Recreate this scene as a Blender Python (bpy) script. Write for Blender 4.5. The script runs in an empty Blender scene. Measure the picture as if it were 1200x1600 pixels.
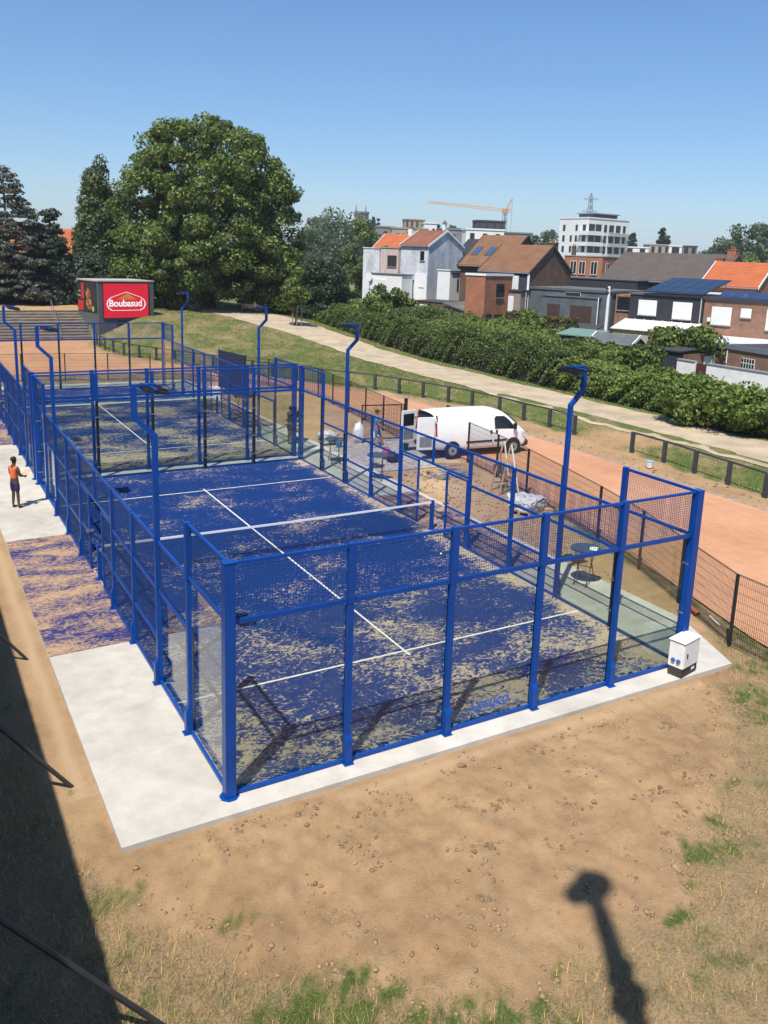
import bpy, bmesh, math, random
import numpy as np
from mathutils import Vector, Matrix
R = math.radians
random.seed(7); rng = np.random.default_rng(7)
S = bpy.context.scene
col = S.collection
# ------------------------------------------------------------------ camera, world, sun
cam = bpy.data.cameras.new('camera'); camo = bpy.data.objects.new('camera', cam); col.objects.link(camo); S.camera = camo
CP = np.array([-4.036, -11.538, 8.422]); YAW, PIT, ROL, FOC, PX, PY = .532, .213, .037, 1330.2, 16.81, -113.2
cam.sensor_fit = 'VERTICAL'; cam.sensor_height = 36; cam.sensor_width = 27; cam.lens = FOC / 1600 * 36
cam.shift_x = -PX / 1600; cam.shift_y = PY / 1600; cam.clip_start = .1; cam.clip_end = 9000
Fw = Vector((math.sin(YAW) * math.cos(PIT), math.cos(YAW) * math.cos(PIT), -math.sin(PIT)))
Rt = Fw.cross(Vector((0, 0, 1))).normalized(); Up = Rt.cross(Fw)
R2 = Rt * math.cos(ROL) + Up * math.sin(ROL); U2 = -Rt * math.sin(ROL) + Up * math.cos(ROL)
camo.matrix_world = Matrix((( R2.x, U2.x, -Fw.x, CP[0]), (R2.y, U2.y, -Fw.y, CP[1]), (R2.z, U2.z, -Fw.z, CP[2]), (0, 0, 0, 1)))
def at(px, py, D):                       # world point seen at a photo pixel, D metres ahead (used for siting far buildings and trees)
    return Vector(CP) + (Fw + R2 * ((px - 600 - PX) / FOC) + U2 * ((800 + PY - py) / FOC)) * D
SUN = Vector((-.426, -.359, 1)).normalized()
w = bpy.data.worlds.new('World'); S.world = w; w.use_nodes = True
nt = w.node_tree; sky = nt.nodes.new('ShaderNodeTexSky'); sky.sky_type = 'NISHITA'; sky.sun_disc = False
sky.sun_elevation = math.asin(SUN.z); sky.sun_rotation = math.atan2(SUN.x, SUN.y); sky.air_density = 1.0; sky.dust_density = .5; sky.ozone_density = 2.2
hs = nt.nodes.new('ShaderNodeHueSaturation'); hs.inputs['Saturation'].default_value = 1.22; gmn = nt.nodes.new('ShaderNodeGamma'); gmn.inputs[1].default_value = .84
tn = nt.nodes.new('ShaderNodeMix'); tn.data_type = 'RGBA'; tn.blend_type = 'MULTIPLY'; tn.inputs[0].default_value = 1; tn.inputs[7].default_value = (.80, .95, 1.15, 1)
nt.links.new(sky.outputs[0], gmn.inputs[0]); nt.links.new(gmn.outputs[0], hs.inputs['Color']); nt.links.new(hs.outputs[0], tn.inputs[6])
nt.links.new(tn.outputs[2], nt.nodes['Background'].inputs[0]); nt.nodes['Background'].inputs[1].default_value = .12
sl = bpy.data.lights.new('sun', 'SUN'); sl.energy = 5.0; sl.angle = R(.53); sl.color = (1, .95, .87)
so = bpy.data.objects.new('sun', sl); col.objects.link(so); so.rotation_euler = SUN.to_track_quat('Z', 'Y').to_euler(); so.location = (-20, -20, 40)
S.view_settings.view_transform = 'Standard'; S.view_settings.look = 'None'; S.view_settings.exposure = .42; S.view_settings.gamma = 1
S.cycles.transparent_max_bounces = 40; S.cycles.max_bounces = 7

# ------------------------------------------------------------------ materials
def newmat(name):
    m = bpy.data.materials.new(name); m.use_nodes = True
    return m, m.node_tree, m.node_tree.nodes['Principled BSDF']
def N(t, kind, **kw):
    n = t.nodes.new(kind)
    for k, v in kw.items():
        if k in n.inputs.keys(): n.inputs[k].default_value = v
        else: setattr(n, k, v)
    return n
def ramp(t, src, stops):
    r = t.nodes.new('ShaderNodeValToRGB'); t.links.new(src, r.inputs[0])
    while len(r.color_ramp.elements) < len(stops): r.color_ramp.elements.new(.5)
    for e, (p, c) in zip(r.color_ramp.elements, stops):
        e.position = p; e.color = (*c, 1) if not isinstance(c, float) else (c, c, c, 1)
    return r
def mixc(t, fac, a, b, typ='MIX'):
    m = t.nodes.new('ShaderNodeMix'); m.data_type = 'RGBA'; m.blend_type = typ
    for i, v in ((0, fac), (6, a), (7, b)):
        if hasattr(v, 'links'): t.links.new(v, m.inputs[i])
        elif isinstance(v, (int, float)): m.inputs[i].default_value = v
        else: m.inputs[i].default_value = (*v, 1)
    return m.outputs[2]
def opos(t, glob=False, scale=None):
    if glob: g = t.nodes.new('ShaderNodeNewGeometry').outputs['Position']
    else: g = t.nodes.new('ShaderNodeTexCoord').outputs['Object']
    if scale:
        mp = t.nodes.new('ShaderNodeMapping'); mp.inputs['Scale'].default_value = scale; t.links.new(g, mp.inputs[0]); return mp.outputs[0]
    return g
def noise(t, vec, scale, detail=4, rough=.55, dist=0):
    n = N(t, 'ShaderNodeTexNoise', Scale=scale, Detail=detail, Roughness=rough, Distortion=dist); t.links.new(vec, n.inputs['Vector']); return n.outputs['Fac']
def bump(t, p, h, s, d=.02):
    b = N(t, 'ShaderNodeBump', Strength=s, Distance=d); t.links.new(h, b.inputs['Height']); t.links.new(b.outputs[0], p.inputs['Normal'])
CACHE = {}
def mat(name, c, rough=.7, var=.12, scale=4, metal=0, c2=None, bmp=0, spec=None, glob=False, stretch=None, emit=0):
    if name in CACHE: return CACHE[name]
    m, t, p = newmat(name); p.inputs['Roughness'].default_value = rough; p.inputs['Metallic'].default_value = metal
    v = opos(t, glob, stretch); a = noise(t, v, scale, 5); b = noise(t, v, scale * 9, 3)
    c2 = c2 or tuple(x * (1 - var * 1.6) for x in c)
    r = ramp(t, a, [(.3, c2), (.68, tuple(min(1, x * (1 + var * .6)) for x in c))])
    g = ramp(t, b, [(.3, 1 - var), (.7, 1.0)])
    o = mixc(t, 1.0, r.outputs[0], g.outputs[0], 'MULTIPLY'); t.links.new(o, p.inputs['Base Color'])
    if spec is not None: p.inputs['Specular IOR Level'].default_value = spec
    if bmp: bump(t, p, b, bmp)
    if emit: t.links.new(o, p.inputs['Emission Color']); p.inputs['Emission Strength'].default_value = emit
    CACHE[name] = m; return m
def brick(name, c1, c2, mortar=(.35, .32, .28), sc=1.0, rough=.9):
    if name in CACHE: return CACHE[name]
    m, t, p = newmat(name); p.inputs['Roughness'].default_value = rough
    g = opos(t); s = t.nodes.new('ShaderNodeSeparateXYZ'); t.links.new(g, s.inputs[0])
    a = N(t, 'ShaderNodeMath', operation='ADD'); t.links.new(s.outputs[0], a.inputs[0]); t.links.new(s.outputs[1], a.inputs[1])
    cb = t.nodes.new('ShaderNodeCombineXYZ'); t.links.new(a.outputs[0], cb.inputs[0]); t.links.new(s.outputs[2], cb.inputs[1])
    b = N(t, 'ShaderNodeTexBrick', Scale=4.5 * sc); b.inputs['Color1'].default_value = (*c1, 1); b.inputs['Color2'].default_value = (*c2, 1); b.inputs['Mortar'].default_value = (*mortar, 1)
    b.inputs['Mortar Size'].default_value = .012; b.inputs['Brick Width'].default_value = .95; b.inputs['Row Height'].default_value = .3
    t.links.new(cb.outputs[0], b.inputs['Vector'])
    nz = noise(t, g, .9, 5); r = ramp(t, nz, [(.3, .62), (.7, 1.0)])
    t.links.new(mixc(t, 1.0, b.outputs[0], r.outputs[0], 'MULTIPLY'), p.inputs['Base Color']); CACHE[name] = m; return m
def tiles(name, c1, c2, axis_scale=(3.2, 3.2, 3.2)):
    if name in CACHE: return CACHE[name]
    m, t, p = newmat(name); p.inputs['Roughness'].default_value = .85
    g = opos(t); wv = N(t, 'ShaderNodeTexWave', Scale=1.4, Distortion=.6); wv.bands_direction = 'X'; t.links.new(g, wv.inputs[0])
    w2 = N(t, 'ShaderNodeTexWave', Scale=1.1, Distortion=.6); w2.bands_direction = 'Y'; t.links.new(g, w2.inputs[0])
    nz = noise(t, g, .8, 6); n2 = noise(t, g, 9, 2)
    r = ramp(t, nz, [(.3, c2), (.7, c1)]); o = mixc(t, .3, r.outputs[0], ramp(t, n2, [(.3, .35), (.7, 1.0)]).outputs[0], 'MULTIPLY')
    o = mixc(t, .35, o, w2.outputs[0], 'MULTIPLY'); o = mixc(t, .25, o, wv.outputs[0], 'MULTIPLY')
    t.links.new(o, p.inputs['Base Color']); bump(t, p, w2.outputs[0], .5, .05); CACHE[name] = m; return m
def leafmat(name, c, hue=.25, tr=.3):
    if name in CACHE: return CACHE[name]
    m, t, p = newmat(name); p.inputs['Roughness'].default_value = .5; p.inputs['Specular IOR Level'].default_value = .35
    g = t.nodes.new('ShaderNodeNewGeometry'); pos = g.outputs['Position']
    r = ramp(t, g.outputs['Random Per Island'], [(0, (c[0] * (1 - hue), c[1] * (1 - hue), c[2] * .8)), (.6, c), (1, (min(1, c[0] * (1.25 + hue)), c[1] * (1.2 + hue * .5), c[2] * 1.1))])
    n = noise(t, pos, .5, 3); o = mixc(t, 1.0, r.outputs[0], ramp(t, n, [(.3, .72), (.7, 1.0)]).outputs[0], 'MULTIPLY')
    t.links.new(o, p.inputs['Base Color'])
    tl = t.nodes.new('ShaderNodeBsdfTranslucent'); t.links.new(mixc(t, 1.0, o, (1.0, 1.3, .5), 'MULTIPLY'), tl.inputs[0])
    mx = t.nodes.new('ShaderNodeMixShader'); mx.inputs[0].default_value = tr
    t.links.new(p.outputs[0], mx.inputs[1]); t.links.new(tl.outputs[0], mx.inputs[2]); t.links.new(mx.outputs[0], t.nodes['Material Output'].inputs[0])
    CACHE[name] = m; return m

def glass_mat(name, tint, gloss=.9):
    m, t, p = newmat(name); t.nodes.remove(p)
    tr = t.nodes.new('ShaderNodeBsdfTransparent'); tr.inputs[0].default_value = (*tint, 1)
    gl = t.nodes.new('ShaderNodeBsdfGlossy'); gl.inputs['Roughness'].default_value = .02; gl.inputs[0].default_value = (gloss, gloss, gloss, 1)
    lw = N(t, 'ShaderNodeLayerWeight', Blend=.5); pw = N(t, 'ShaderNodeMath', operation='POWER'); pw.inputs[1].default_value = 5; t.links.new(lw.outputs['Facing'], pw.inputs[0])
    fr = N(t, 'ShaderNodeMath', operation='MULTIPLY_ADD'); t.links.new(pw.outputs[0], fr.inputs[0]); fr.inputs[1].default_value = .96; fr.inputs[2].default_value = .03; mx = t.nodes.new('ShaderNodeMixShader')
    t.links.new(fr.outputs[0], mx.inputs[0]); t.links.new(tr.outputs[0], mx.inputs[1]); t.links.new(gl.outputs[0], mx.inputs[2])
    t.links.new(mx.outputs[0], t.nodes['Material Output'].inputs[0]); return m
GLASS = glass_mat('tempered_glass', (.915, .94, .905))
WINGLASS = mat('window_glass', (.02, .025, .03), .08, .3, 1)
BLUE = mat('blue_powder_coat', (.0015, .055, .29), .36, .1, 2, spec=.3)
BLUEW = mat('blue_coated_wire', (.006, .035, .15), .45, .1, 3)
BLACKW = mat('black_coated_wire', (.012, .013, .015), .5)
BLACKM = mat('black_coated_steel', (.014, .014, .016), .45)
SEAL = mat('black_gasket', (.008, .009, .011), .5)
STEEL = mat('galvanised_steel', (.45, .45, .45), .35, .1, 6, metal=.8)
WHITE = mat('white_paint', (.8, .8, .79), .4, .04)
WHITEP = mat('white_plastic', (.78, .78, .76), .45, .06)
CHAR = mat('charcoal_paint', (.035, .037, .042), .6)
WOODG = mat('weathered_timber', (.30, .24, .17), .9, .25, 5, bmp=.3, stretch=(1, 1, 6))
PALE = mat('pale_timber', (.5, .36, .2), .85, .2, 5)

# turf with sand brushed over it
def turf_mat(name, lo, hi, tint=(.004, .027, .125), blur=1.0, sand=(.46, .37, .26), big=.45, rot=.35):
    m, t, p = newmat(name); p.inputs['Roughness'].default_value = .9; p.inputs['Specular IOR Level'].default_value = .15
    g = opos(t, True); mp = t.nodes.new('ShaderNodeMapping'); mp.inputs['Rotation'].default_value = (0, 0, rot); mp.inputs['Scale'].default_value = (1, 1.35 * blur, 1); t.links.new(g, mp.inputs[0])
    a = noise(t, mp.outputs[0], big, 3, .5, .6); b = noise(t, mp.outputs[0], 4.2, 8, .66, 2.2); c = noise(t, g, 22, 6, .8, 1.0)
    s = N(t, 'ShaderNodeMath', operation='MULTIPLY_ADD'); s.inputs[1].default_value = .5; t.links.new(a, s.inputs[0])
    s2 = N(t, 'ShaderNodeMath', operation='MULTIPLY'); s2.inputs[1].default_value = .85; t.links.new(b, s2.inputs[0]); t.links.new(s2.outputs[0], s.inputs[2])
    s3 = N(t, 'ShaderNodeMath', operation='MULTIPLY_ADD'); s3.inputs[1].default_value = .45; t.links.new(c, s3.inputs[0]); t.links.new(s.outputs[0], s3.inputs[2])
    at_ = t.nodes.new('ShaderNodeAttribute'); at_.attribute_name = 'sand'
    s4 = N(t, 'ShaderNodeMath', operation='ADD'); t.links.new(s3.outputs[0], s4.inputs[0]); t.links.new(at_.outputs['Fac'], s4.inputs[1])
    f = ramp(t, s4.outputs[0], [(lo, 0.0), (hi, 1.0)])
    f2 = ramp(t, c, [(.3, .55), (.75, 1.0)])
    fr = ramp(t, c, [(.25, tuple(x * .55 for x in tint)), (.8, tuple(x * 1.5 for x in tint))])
    sd = mixc(t, 1.0, sand, f2.outputs[0], 'MULTIPLY')
    t.links.new(mixc(t, f.outputs[0], fr.outputs[0], sd), p.inputs['Base Color']); bump(t, p, c, .35, .01); return m
TURF = turf_mat('blue_sand_filled_turf', .925, 1.42)
TURFM = turf_mat('sandy_turf_strip', .80, 1.10, tint=(.018, .025, .13), blur=1.4, sand=(.52, .35, .20), big=.8)
def conc():
    m, t, p = newmat('pale_concrete'); p.inputs['Roughness'].default_value = .85
    g = opos(t, True); a = noise(t, g, .35, 5, .6); b = noise(t, g, 2.2, 6, .6); c = noise(t, g, 40, 3)
    r = ramp(t, a, [(.3, (.40, .375, .33)), (.5, (.49, .46, .405)), (.7, (.555, .52, .46))])
    o = mixc(t, .8, r.outputs[0], ramp(t, b, [(.3, .76), (.62, 1.0)]).outputs[0], 'MULTIPLY')
    o = mixc(t, .25, o, ramp(t, c, [(.35, .8), (.65, 1.0)]).outputs[0], 'MULTIPLY')
    t.links.new(o, p.inputs['Base Color']); bump(t, p, c, .15, .005); return m
CONC = conc()

# ------------------------------------------------------------------ mesh helpers
def obj(name, data, m=None, parent=None, loc=None):
    if isinstance(data, bmesh.types.BMesh):
        me = bpy.data.meshes.new(name); data.to_mesh(me); data.free()
    else: me = data
    o = bpy.data.objects.new(name, me); col.objects.link(o)
    if m is not None:
        for x in (m if isinstance(m, (list, tuple)) else [m]): me.materials.append(x)
    if parent: o.parent = parent
    if loc: o.location = loc
    return o
def tag(o, label=None, cat=None, group=None, kind=None):
    if label: o['label'] = label
    if cat: o['category'] = cat
    if group: o['group'] = group
    if kind: o['kind'] = kind
    return o
def thing(name, label, cat, loc=(0, 0, 0), rz=0, group=None):
    o = bpy.data.objects.new(name, None); col.objects.link(o); o.location = loc; o.rotation_euler = (0, 0, rz); o.empty_display_size = .2
    return tag(o, label, cat, group)
def copy_tree(o, parent=None):
    c = o.copy(); col.objects.link(c)
    if parent: c.parent = parent
    for ch in list(o.children): copy_tree(ch, c)
    return c
def BM(): return bmesh.new()
def faces(bm, vs, fs):
    v = [bm.verts.new(p) for p in vs]
    for f in fs:
        try: bm.faces.new([v[i] for i in f])
        except ValueError: pass
    return v
def box(bm, x0, x1, y0, y1, z0, z1):
    faces(bm, [(x, y, z) for z in (z0, z1) for y in (y0, y1) for x in (x0, x1)], [(0, 2, 3, 1), (4, 5, 7, 6), (0, 1, 5, 4), (2, 6, 7, 3), (0, 4, 6, 2), (1, 3, 7, 5)]); return bm
def prism(bm, poly, z0, z1, fn=lambda x, y, z: (x, y, z)):      # polygon in a plane swept from z0 to z1
    n = len(poly); vs = [fn(x, y, z0) for x, y in poly] + [fn(x, y, z1) for x, y in poly]
    faces(bm, vs, [tuple(range(n))[::-1], tuple(range(n, 2 * n))] + [(i, (i + 1) % n, n + (i + 1) % n, n + i) for i in range(n)]); return bm
def tube(bm, pts, r, n=6, cap=True):
    pts = [Vector(p) for p in pts]; rs = r if isinstance(r, (list, tuple)) else [r] * len(pts); rings = []
    up = Vector((0, 0, 1))
    for i, p in enumerate(pts):
        d = (pts[min(i + 1, len(pts) - 1)] - pts[max(i - 1, 0)]).normalized()
        a = d.cross(up if abs(d.z) < .95 else Vector((1, 0, 0))).normalized(); b = d.cross(a)
        rings.append([bm.verts.new(p + (a * math.cos(2 * math.pi * k / n + .785) + b * math.sin(2 * math.pi * k / n + .785)) * rs[i]) for k in range(n)])
    for A, B in zip(rings, rings[1:]):
        for k in range(n): bm.faces.new((A[k], A[(k + 1) % n], B[(k + 1) % n], B[k]))
    if cap: bm.faces.new(rings[0][::-1]); bm.faces.new(rings[-1])
    return bm
def disc(bm, c, r, h, n=24, axis='z'):
    def f(x, y, z):
        return {'z': (c[0] + x, c[1] + y, c[2] + z), 'y': (c[0] + x, c[1] + z, c[2] + y), 'x': (c[0] + z, c[1] + x, c[2] + y)}[axis]
    return prism(bm, [(r * math.cos(2 * math.pi * k / n), r * math.sin(2 * math.pi * k / n)) for k in range(n)], 0, h, f)
def blob(bm, c, r, sub=1, j=.25, sq=(1, 1, 1)):
    ret = bmesh.ops.create_icosphere(bm, subdivisions=sub, radius=1)
    for v in ret['verts']:
        k = r * (1 + random.uniform(-j, j)); v.co = Vector((c[0] + v.co.x * k * sq[0], c[1] + v.co.y * k * sq[1], c[2] + v.co.z * k * sq[2]))
    return bm
def bevel(bm, w, seg=2):
    bmesh.ops.bevel(bm, geom=bm.edges[:], offset=w, segments=seg, affect='EDGES', clamp_overlap=True); return bm
def smooth(o):
    for p in o.data.polygons: p.use_smooth = True
    return o
def npmesh(name, V, F):                  # V (n,3), F (m,4)
    me = bpy.data.meshes.new(name); me.vertices.add(len(V)); me.vertices.foreach_set('co', V.astype(np.float32).ravel())
    k = F.shape[1]; me.loops.add(F.size); me.loops.foreach_set('vertex_index', F.astype(np.int32).ravel())
    me.polygons.add(len(F)); me.polygons.foreach_set('loop_start', np.arange(0, F.size, k, dtype=np.int32)); me.polygons.foreach_set('loop_total', np.full(len(F), k, np.int32))
    me.update(calc_edges=True); return me
def leaves(C, nrm, size, asp=.55):       # one diamond per leaf
    n = len(C); nrm = nrm + rng.normal(0, .55, (n, 3)); nrm /= np.linalg.norm(nrm, axis=1)[:, None] + 1e-9
    a = np.cross(nrm, rng.normal(0, 1, (n, 3))); a /= np.linalg.norm(a, axis=1)[:, None] + 1e-9; b = np.cross(nrm, a)
    s = (size * rng.uniform(.6, 1.35, n))[:, None]
    V = np.stack([C - a * s, C + b * s * asp + nrm * s * .12, C + a * s, C - b * s * asp + nrm * s * .12], 1).reshape(-1, 3)
    return npmesh('leaf_mesh', V, np.arange(4 * n).reshape(n, 4))
def blades(C, h, wd, lean=.6):           # upright tapering blades, 3 corners each
    n = len(C); an = rng.uniform(0, 2 * np.pi, n); d = np.stack([np.cos(an), np.sin(an), np.zeros(n)], 1); s = np.stack([-np.sin(an), np.cos(an), np.zeros(n)], 1)
    hh = (h * rng.uniform(.4, 1.4, n))[:, None]; l = rng.uniform(0, lean, n)[:, None]
    tip = C + d * hh * l + np.array([0, 0, 1]) * hh * np.sqrt(np.maximum(.03, 1 - l * l))
    V = np.stack([C - s * wd, C + s * wd, tip], 1).reshape(-1, 3); return npmesh('blade_mesh', V, np.arange(3 * n).reshape(n, 3))
def wires(p0, p1, z0, z1, sx=.05, sz=.05, r=.0022, out=None):
    """welded wire panel between two ground points, real 4-sided wires"""
    out = out if out is not None else BM(); p0 = Vector((*p0, 0)); p1 = Vector((*p1, 0)); L = (p1 - p0).length; d = (p1 - p0) / L; nrm = Vector((-d.y, d.x, 0))
    def bar(a, b, ax):
        e = Vector((0, 0, r)) if ax else d * r; f = nrm * r
        v = [out.verts.new(q + s) for q in (a, b) for s in (e + f, e - f, -e - f, -e + f)]
        for k in range(4): out.faces.new((v[k], v[(k + 1) % 4], v[4 + (k + 1) % 4], v[4 + k]))
    nn_ = max(1, int(round(L / sx)))
    for i in range(1, nn_):
        q = p0 + d * (L * i / nn_); bar(q + Vector((0, 0, z0)), q + Vector((0, 0, z1)), 0)
    nz = max(1, int(round((z1 - z0) / sz)))
    for i in range(nz + 1):
        z = z0 + (z1 - z0) * i / nz; o = nrm * (2 * r); bar(p0 + o + Vector((0, 0, z)), p1 + o + Vector((0, 0, z)), 1)
    return out

# ------------------------------------------------------------------ terrain
def sst(e0, e1, x): t_ = np.clip((x - e0) / (e1 - e0), 0, 1); return t_ * t_ * (3 - 2 * t_)
RAILL = np.array([(24.4, -30), (24.4, 10), (24.9, 16), (25.0, 22), (24.7, 28), (23.7, 32), (22.6, 35.5), (19.9, 39.6), (18.0, 42.6), (16.4, 46.6), (13.6, 52.2), (12.3, 54.8), (11.1, 57.8), (10.6, 62), (11.0, 67.3)], float)
def sdist(x, y):                          # signed distance outside the rail line (+ to the right)
    best = np.full(np.shape(x), 1e9); sg = np.ones(np.shape(x))
    for a, b in zip(RAILL[:-1], RAILL[1:]):
        d = b - a; tt = np.clip(((x - a[0]) * d[0] + (y - a[1]) * d[1]) / (d @ d), 0, 1)
        qx = x - a[0] - tt * d[0]; qy = y - a[1] - tt * d[1]; dd = np.hypot(qx, qy); cr = (qx * d[1] - qy * d[0])
        m_ = dd < best; best = np.where(m_, dd, best); sg = np.where(m_, np.sign(cr), sg)
    return best * sg
PH = rng.uniform(0, 6.28, (24, 3)); PK = rng.normal(0, 1, (24, 2)); PK /= np.linalg.norm(PK, axis=1)[:, None]
def fbm(x, y, f0, octs=5, k0=0):
    o = 0 * x; a = 1.0; f = f0
    for i in range(octs):
        for j in range(3):
            q = (i * 3 + j + k0) % 24; o = o + a * np.sin((x * PK[q, 0] + y * PK[q, 1]) * f * (1 + .3 * j) * 6.28 + PH[q, 0] + 1.7 * np.sin((x * PK[q, 1] - y * PK[q, 0]) * f * 3.1 + PH[q, 1]))
        a *= .55; f *= 2.1
    return o / 3
def T(x, y):
    x = np.asarray(x, float); y = np.asarray(y, float)
    s = sdist(x, y); far = sst(44, 76, y); hp = .45 + far * 1.75 * sst(45, 28, x)
    z = hp * sst(.3, 3.2 + 3.5 * far, s)
    back = sst(69, 79, y) * 2.25 * sst(45, 26, x); z = np.maximum(z, back)
    z = z + .35 * sst(33, 44, x) * (1 - far * .5) + 8 * sst(500, 2500, np.hypot(x, y)) * 0
    lump = np.clip(1 - np.hypot((x - 7) / 7, (y + 4) / 4.2), 0, 1)
    near = sst(-.7, -1.3, y) * sst(25, 15, x)
    z = z - .07 + near * (.05 * fbm(x, y, .22, 5) + .10 * lump) + .032 * fbm(x, y, 1.0, 5, 5) * sst(-.6, -.9, y)
    inside = (x > -1.95) & (x < 12.2) & (y > -.62) & (y < 43.2)
    z = np.where(inside, np.minimum(z, -.09), z)
    trk = (s < .2) & (y > -1) & (x > 15)
    return np.where(trk, np.minimum(z, -.06), z)
def Tz(x, y): return float(T(np.array([x]), np.array([y]))[0])
def axis(parts):
    o = [parts[0][0]]
    for a, b, st in parts: o += list(np.linspace(a, b, max(2, int((b - a) / st) + 1))[1:])
    return np.array(o)
gx = axis([(-3000, -300, 300), (-300, -30, 30), (-30, -5, 2.5), (-5, 17, .075), (17, 30, .35), (30, 60, 1.5), (60, 300, 30), (300, 3300, 300)])
gy = axis([(-900, -60, 120), (-60, -9, 4), (-9, 1.2, .075), (1.2, 20, .4), (20, 90, .6), (90, 300, 20), (300, 4500, 300)])
X, Y = np.meshgrid(gx, gy, indexing='ij'); Z = T(X, Y); nx, ny = X.shape
fine = np.abs(fbm(X * 1.0, Y, 2.6, 4, 9)); clod = np.maximum(0, fbm(X, Y, 1.7, 4, 2) - .9) ** 1.3
fine2 = fbm(X, Y, 5.0, 3, 13); crust = np.maximum(0, fbm(X, Y, .6, 3, 17)) 
Z = Z + (.016 * fine + .010 * fine2 * (.3 + crust) + .06 * np.minimum(clod, 1)) * (Y < -.75) * (X > -5) * (X < 17)
idx = np.arange(nx * ny).reshape(nx, ny)
Fq = np.stack([idx[:-1, :-1], idx[1:, :-1], idx[1:, 1:], idx[:-1, 1:]], -1).reshape(-1, 4)
gm = npmesh('ground_mesh', np.stack([X, Y, Z], -1).reshape(-1, 3), Fq)
# masks: r dry grass, g green grass, b pale sand
def gp(px, py, z=0.0):
    d = Fw + R2 * ((px - 600 - PX) / FOC) + U2 * ((800 + PY - py) / FOC); k = (z - CP[2]) / d.z; return (CP[0] + d.x * k, CP[1] + d.y * k)
DIRT = np.array([(-2.6, 60), (-2.5, 1.5)] + [gp(*p) for p in [(120, 1330), (215, 1420), (330, 1470), (440, 1520), (560, 1535), (680, 1568), (800, 1572), (875, 1545), (880, 1490), (960, 1475), (1030, 1430), (1090, 1390), (1062, 1330), (1110, 1270), (1140, 1200), (1135, 1130), (1120, 1072), (1140, 1058)]] + [(12.3, 1.2), (13.5, 3.5), (14.6, 7), (16, 13), (17, 20), (17.5, 30), (16.5, 40), (12, 60)])
def pdist(P, X, Y):                       # signed distance, + inside
    best = np.full(np.shape(X), 1e9); ins = np.zeros(np.shape(X), bool)
    for a, b in zip(P, np.roll(P, -1, 0)):
        d = b - a; tt = np.clip(((X - a[0]) * d[0] + (Y - a[1]) * d[1]) / (d @ d), 0, 1); best = np.minimum(best, np.hypot(X - a[0] - tt * d[0], Y - a[1] - tt * d[1]))
        c = ((a[1] > Y) != (b[1] > Y)) & (X < (b[0] - a[0]) * (Y - a[1]) / (b[1] - a[1] + 1e-12) + a[0]); ins ^= c
    return np.where(ins, best, -best)
GREEN = [(*gp(px, py), r, k) for px, py, r, k in [(180, 1395, .22, .8), (370, 1430, .15, 1), (190, 1475, .2, .5), (500, 1570, .42, 1.1), (455, 1595, .35, 1), (560, 1590, .3, 1), (640, 1592, .28, 1), (730, 1597, .28, 1.05), (810, 1600, .3, 1), (870, 1590, .25, .9), (230, 1560, .3, .5), (310, 1600, .3, .6), (420, 1590, .3, .7), (560, 1520, .14, 1), (600, 1545, .2, .9), (350, 1590, .25, .5), (700, 1580, .2, .8), (780, 1592, .28, 1), (850, 1575, .2, .9), (870, 1515, .13, .9),
    (1085, 1335, .17, 1.1), (1115, 1335, .2, .9), (1120, 1285, .14, 1), (1150, 1320, .25, .8), (1080, 1385, .1, .8), (1100, 1130, .05, .8), (1170, 1085, .35, 1), (1195, 1120, .3, .8), (1180, 1040, .3, .9), (1150, 1000, .25, .7), (1130, 1230, .12, .7), (940, 1450, .1, .7), (1040, 1560, .3, .35), (1140, 1500, .3, .3), (113, 1232, .06, .9), (30, 1100, .25, .5), (60, 1290, .25, .5), (1190, 1230, .2, .4)]]
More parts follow.
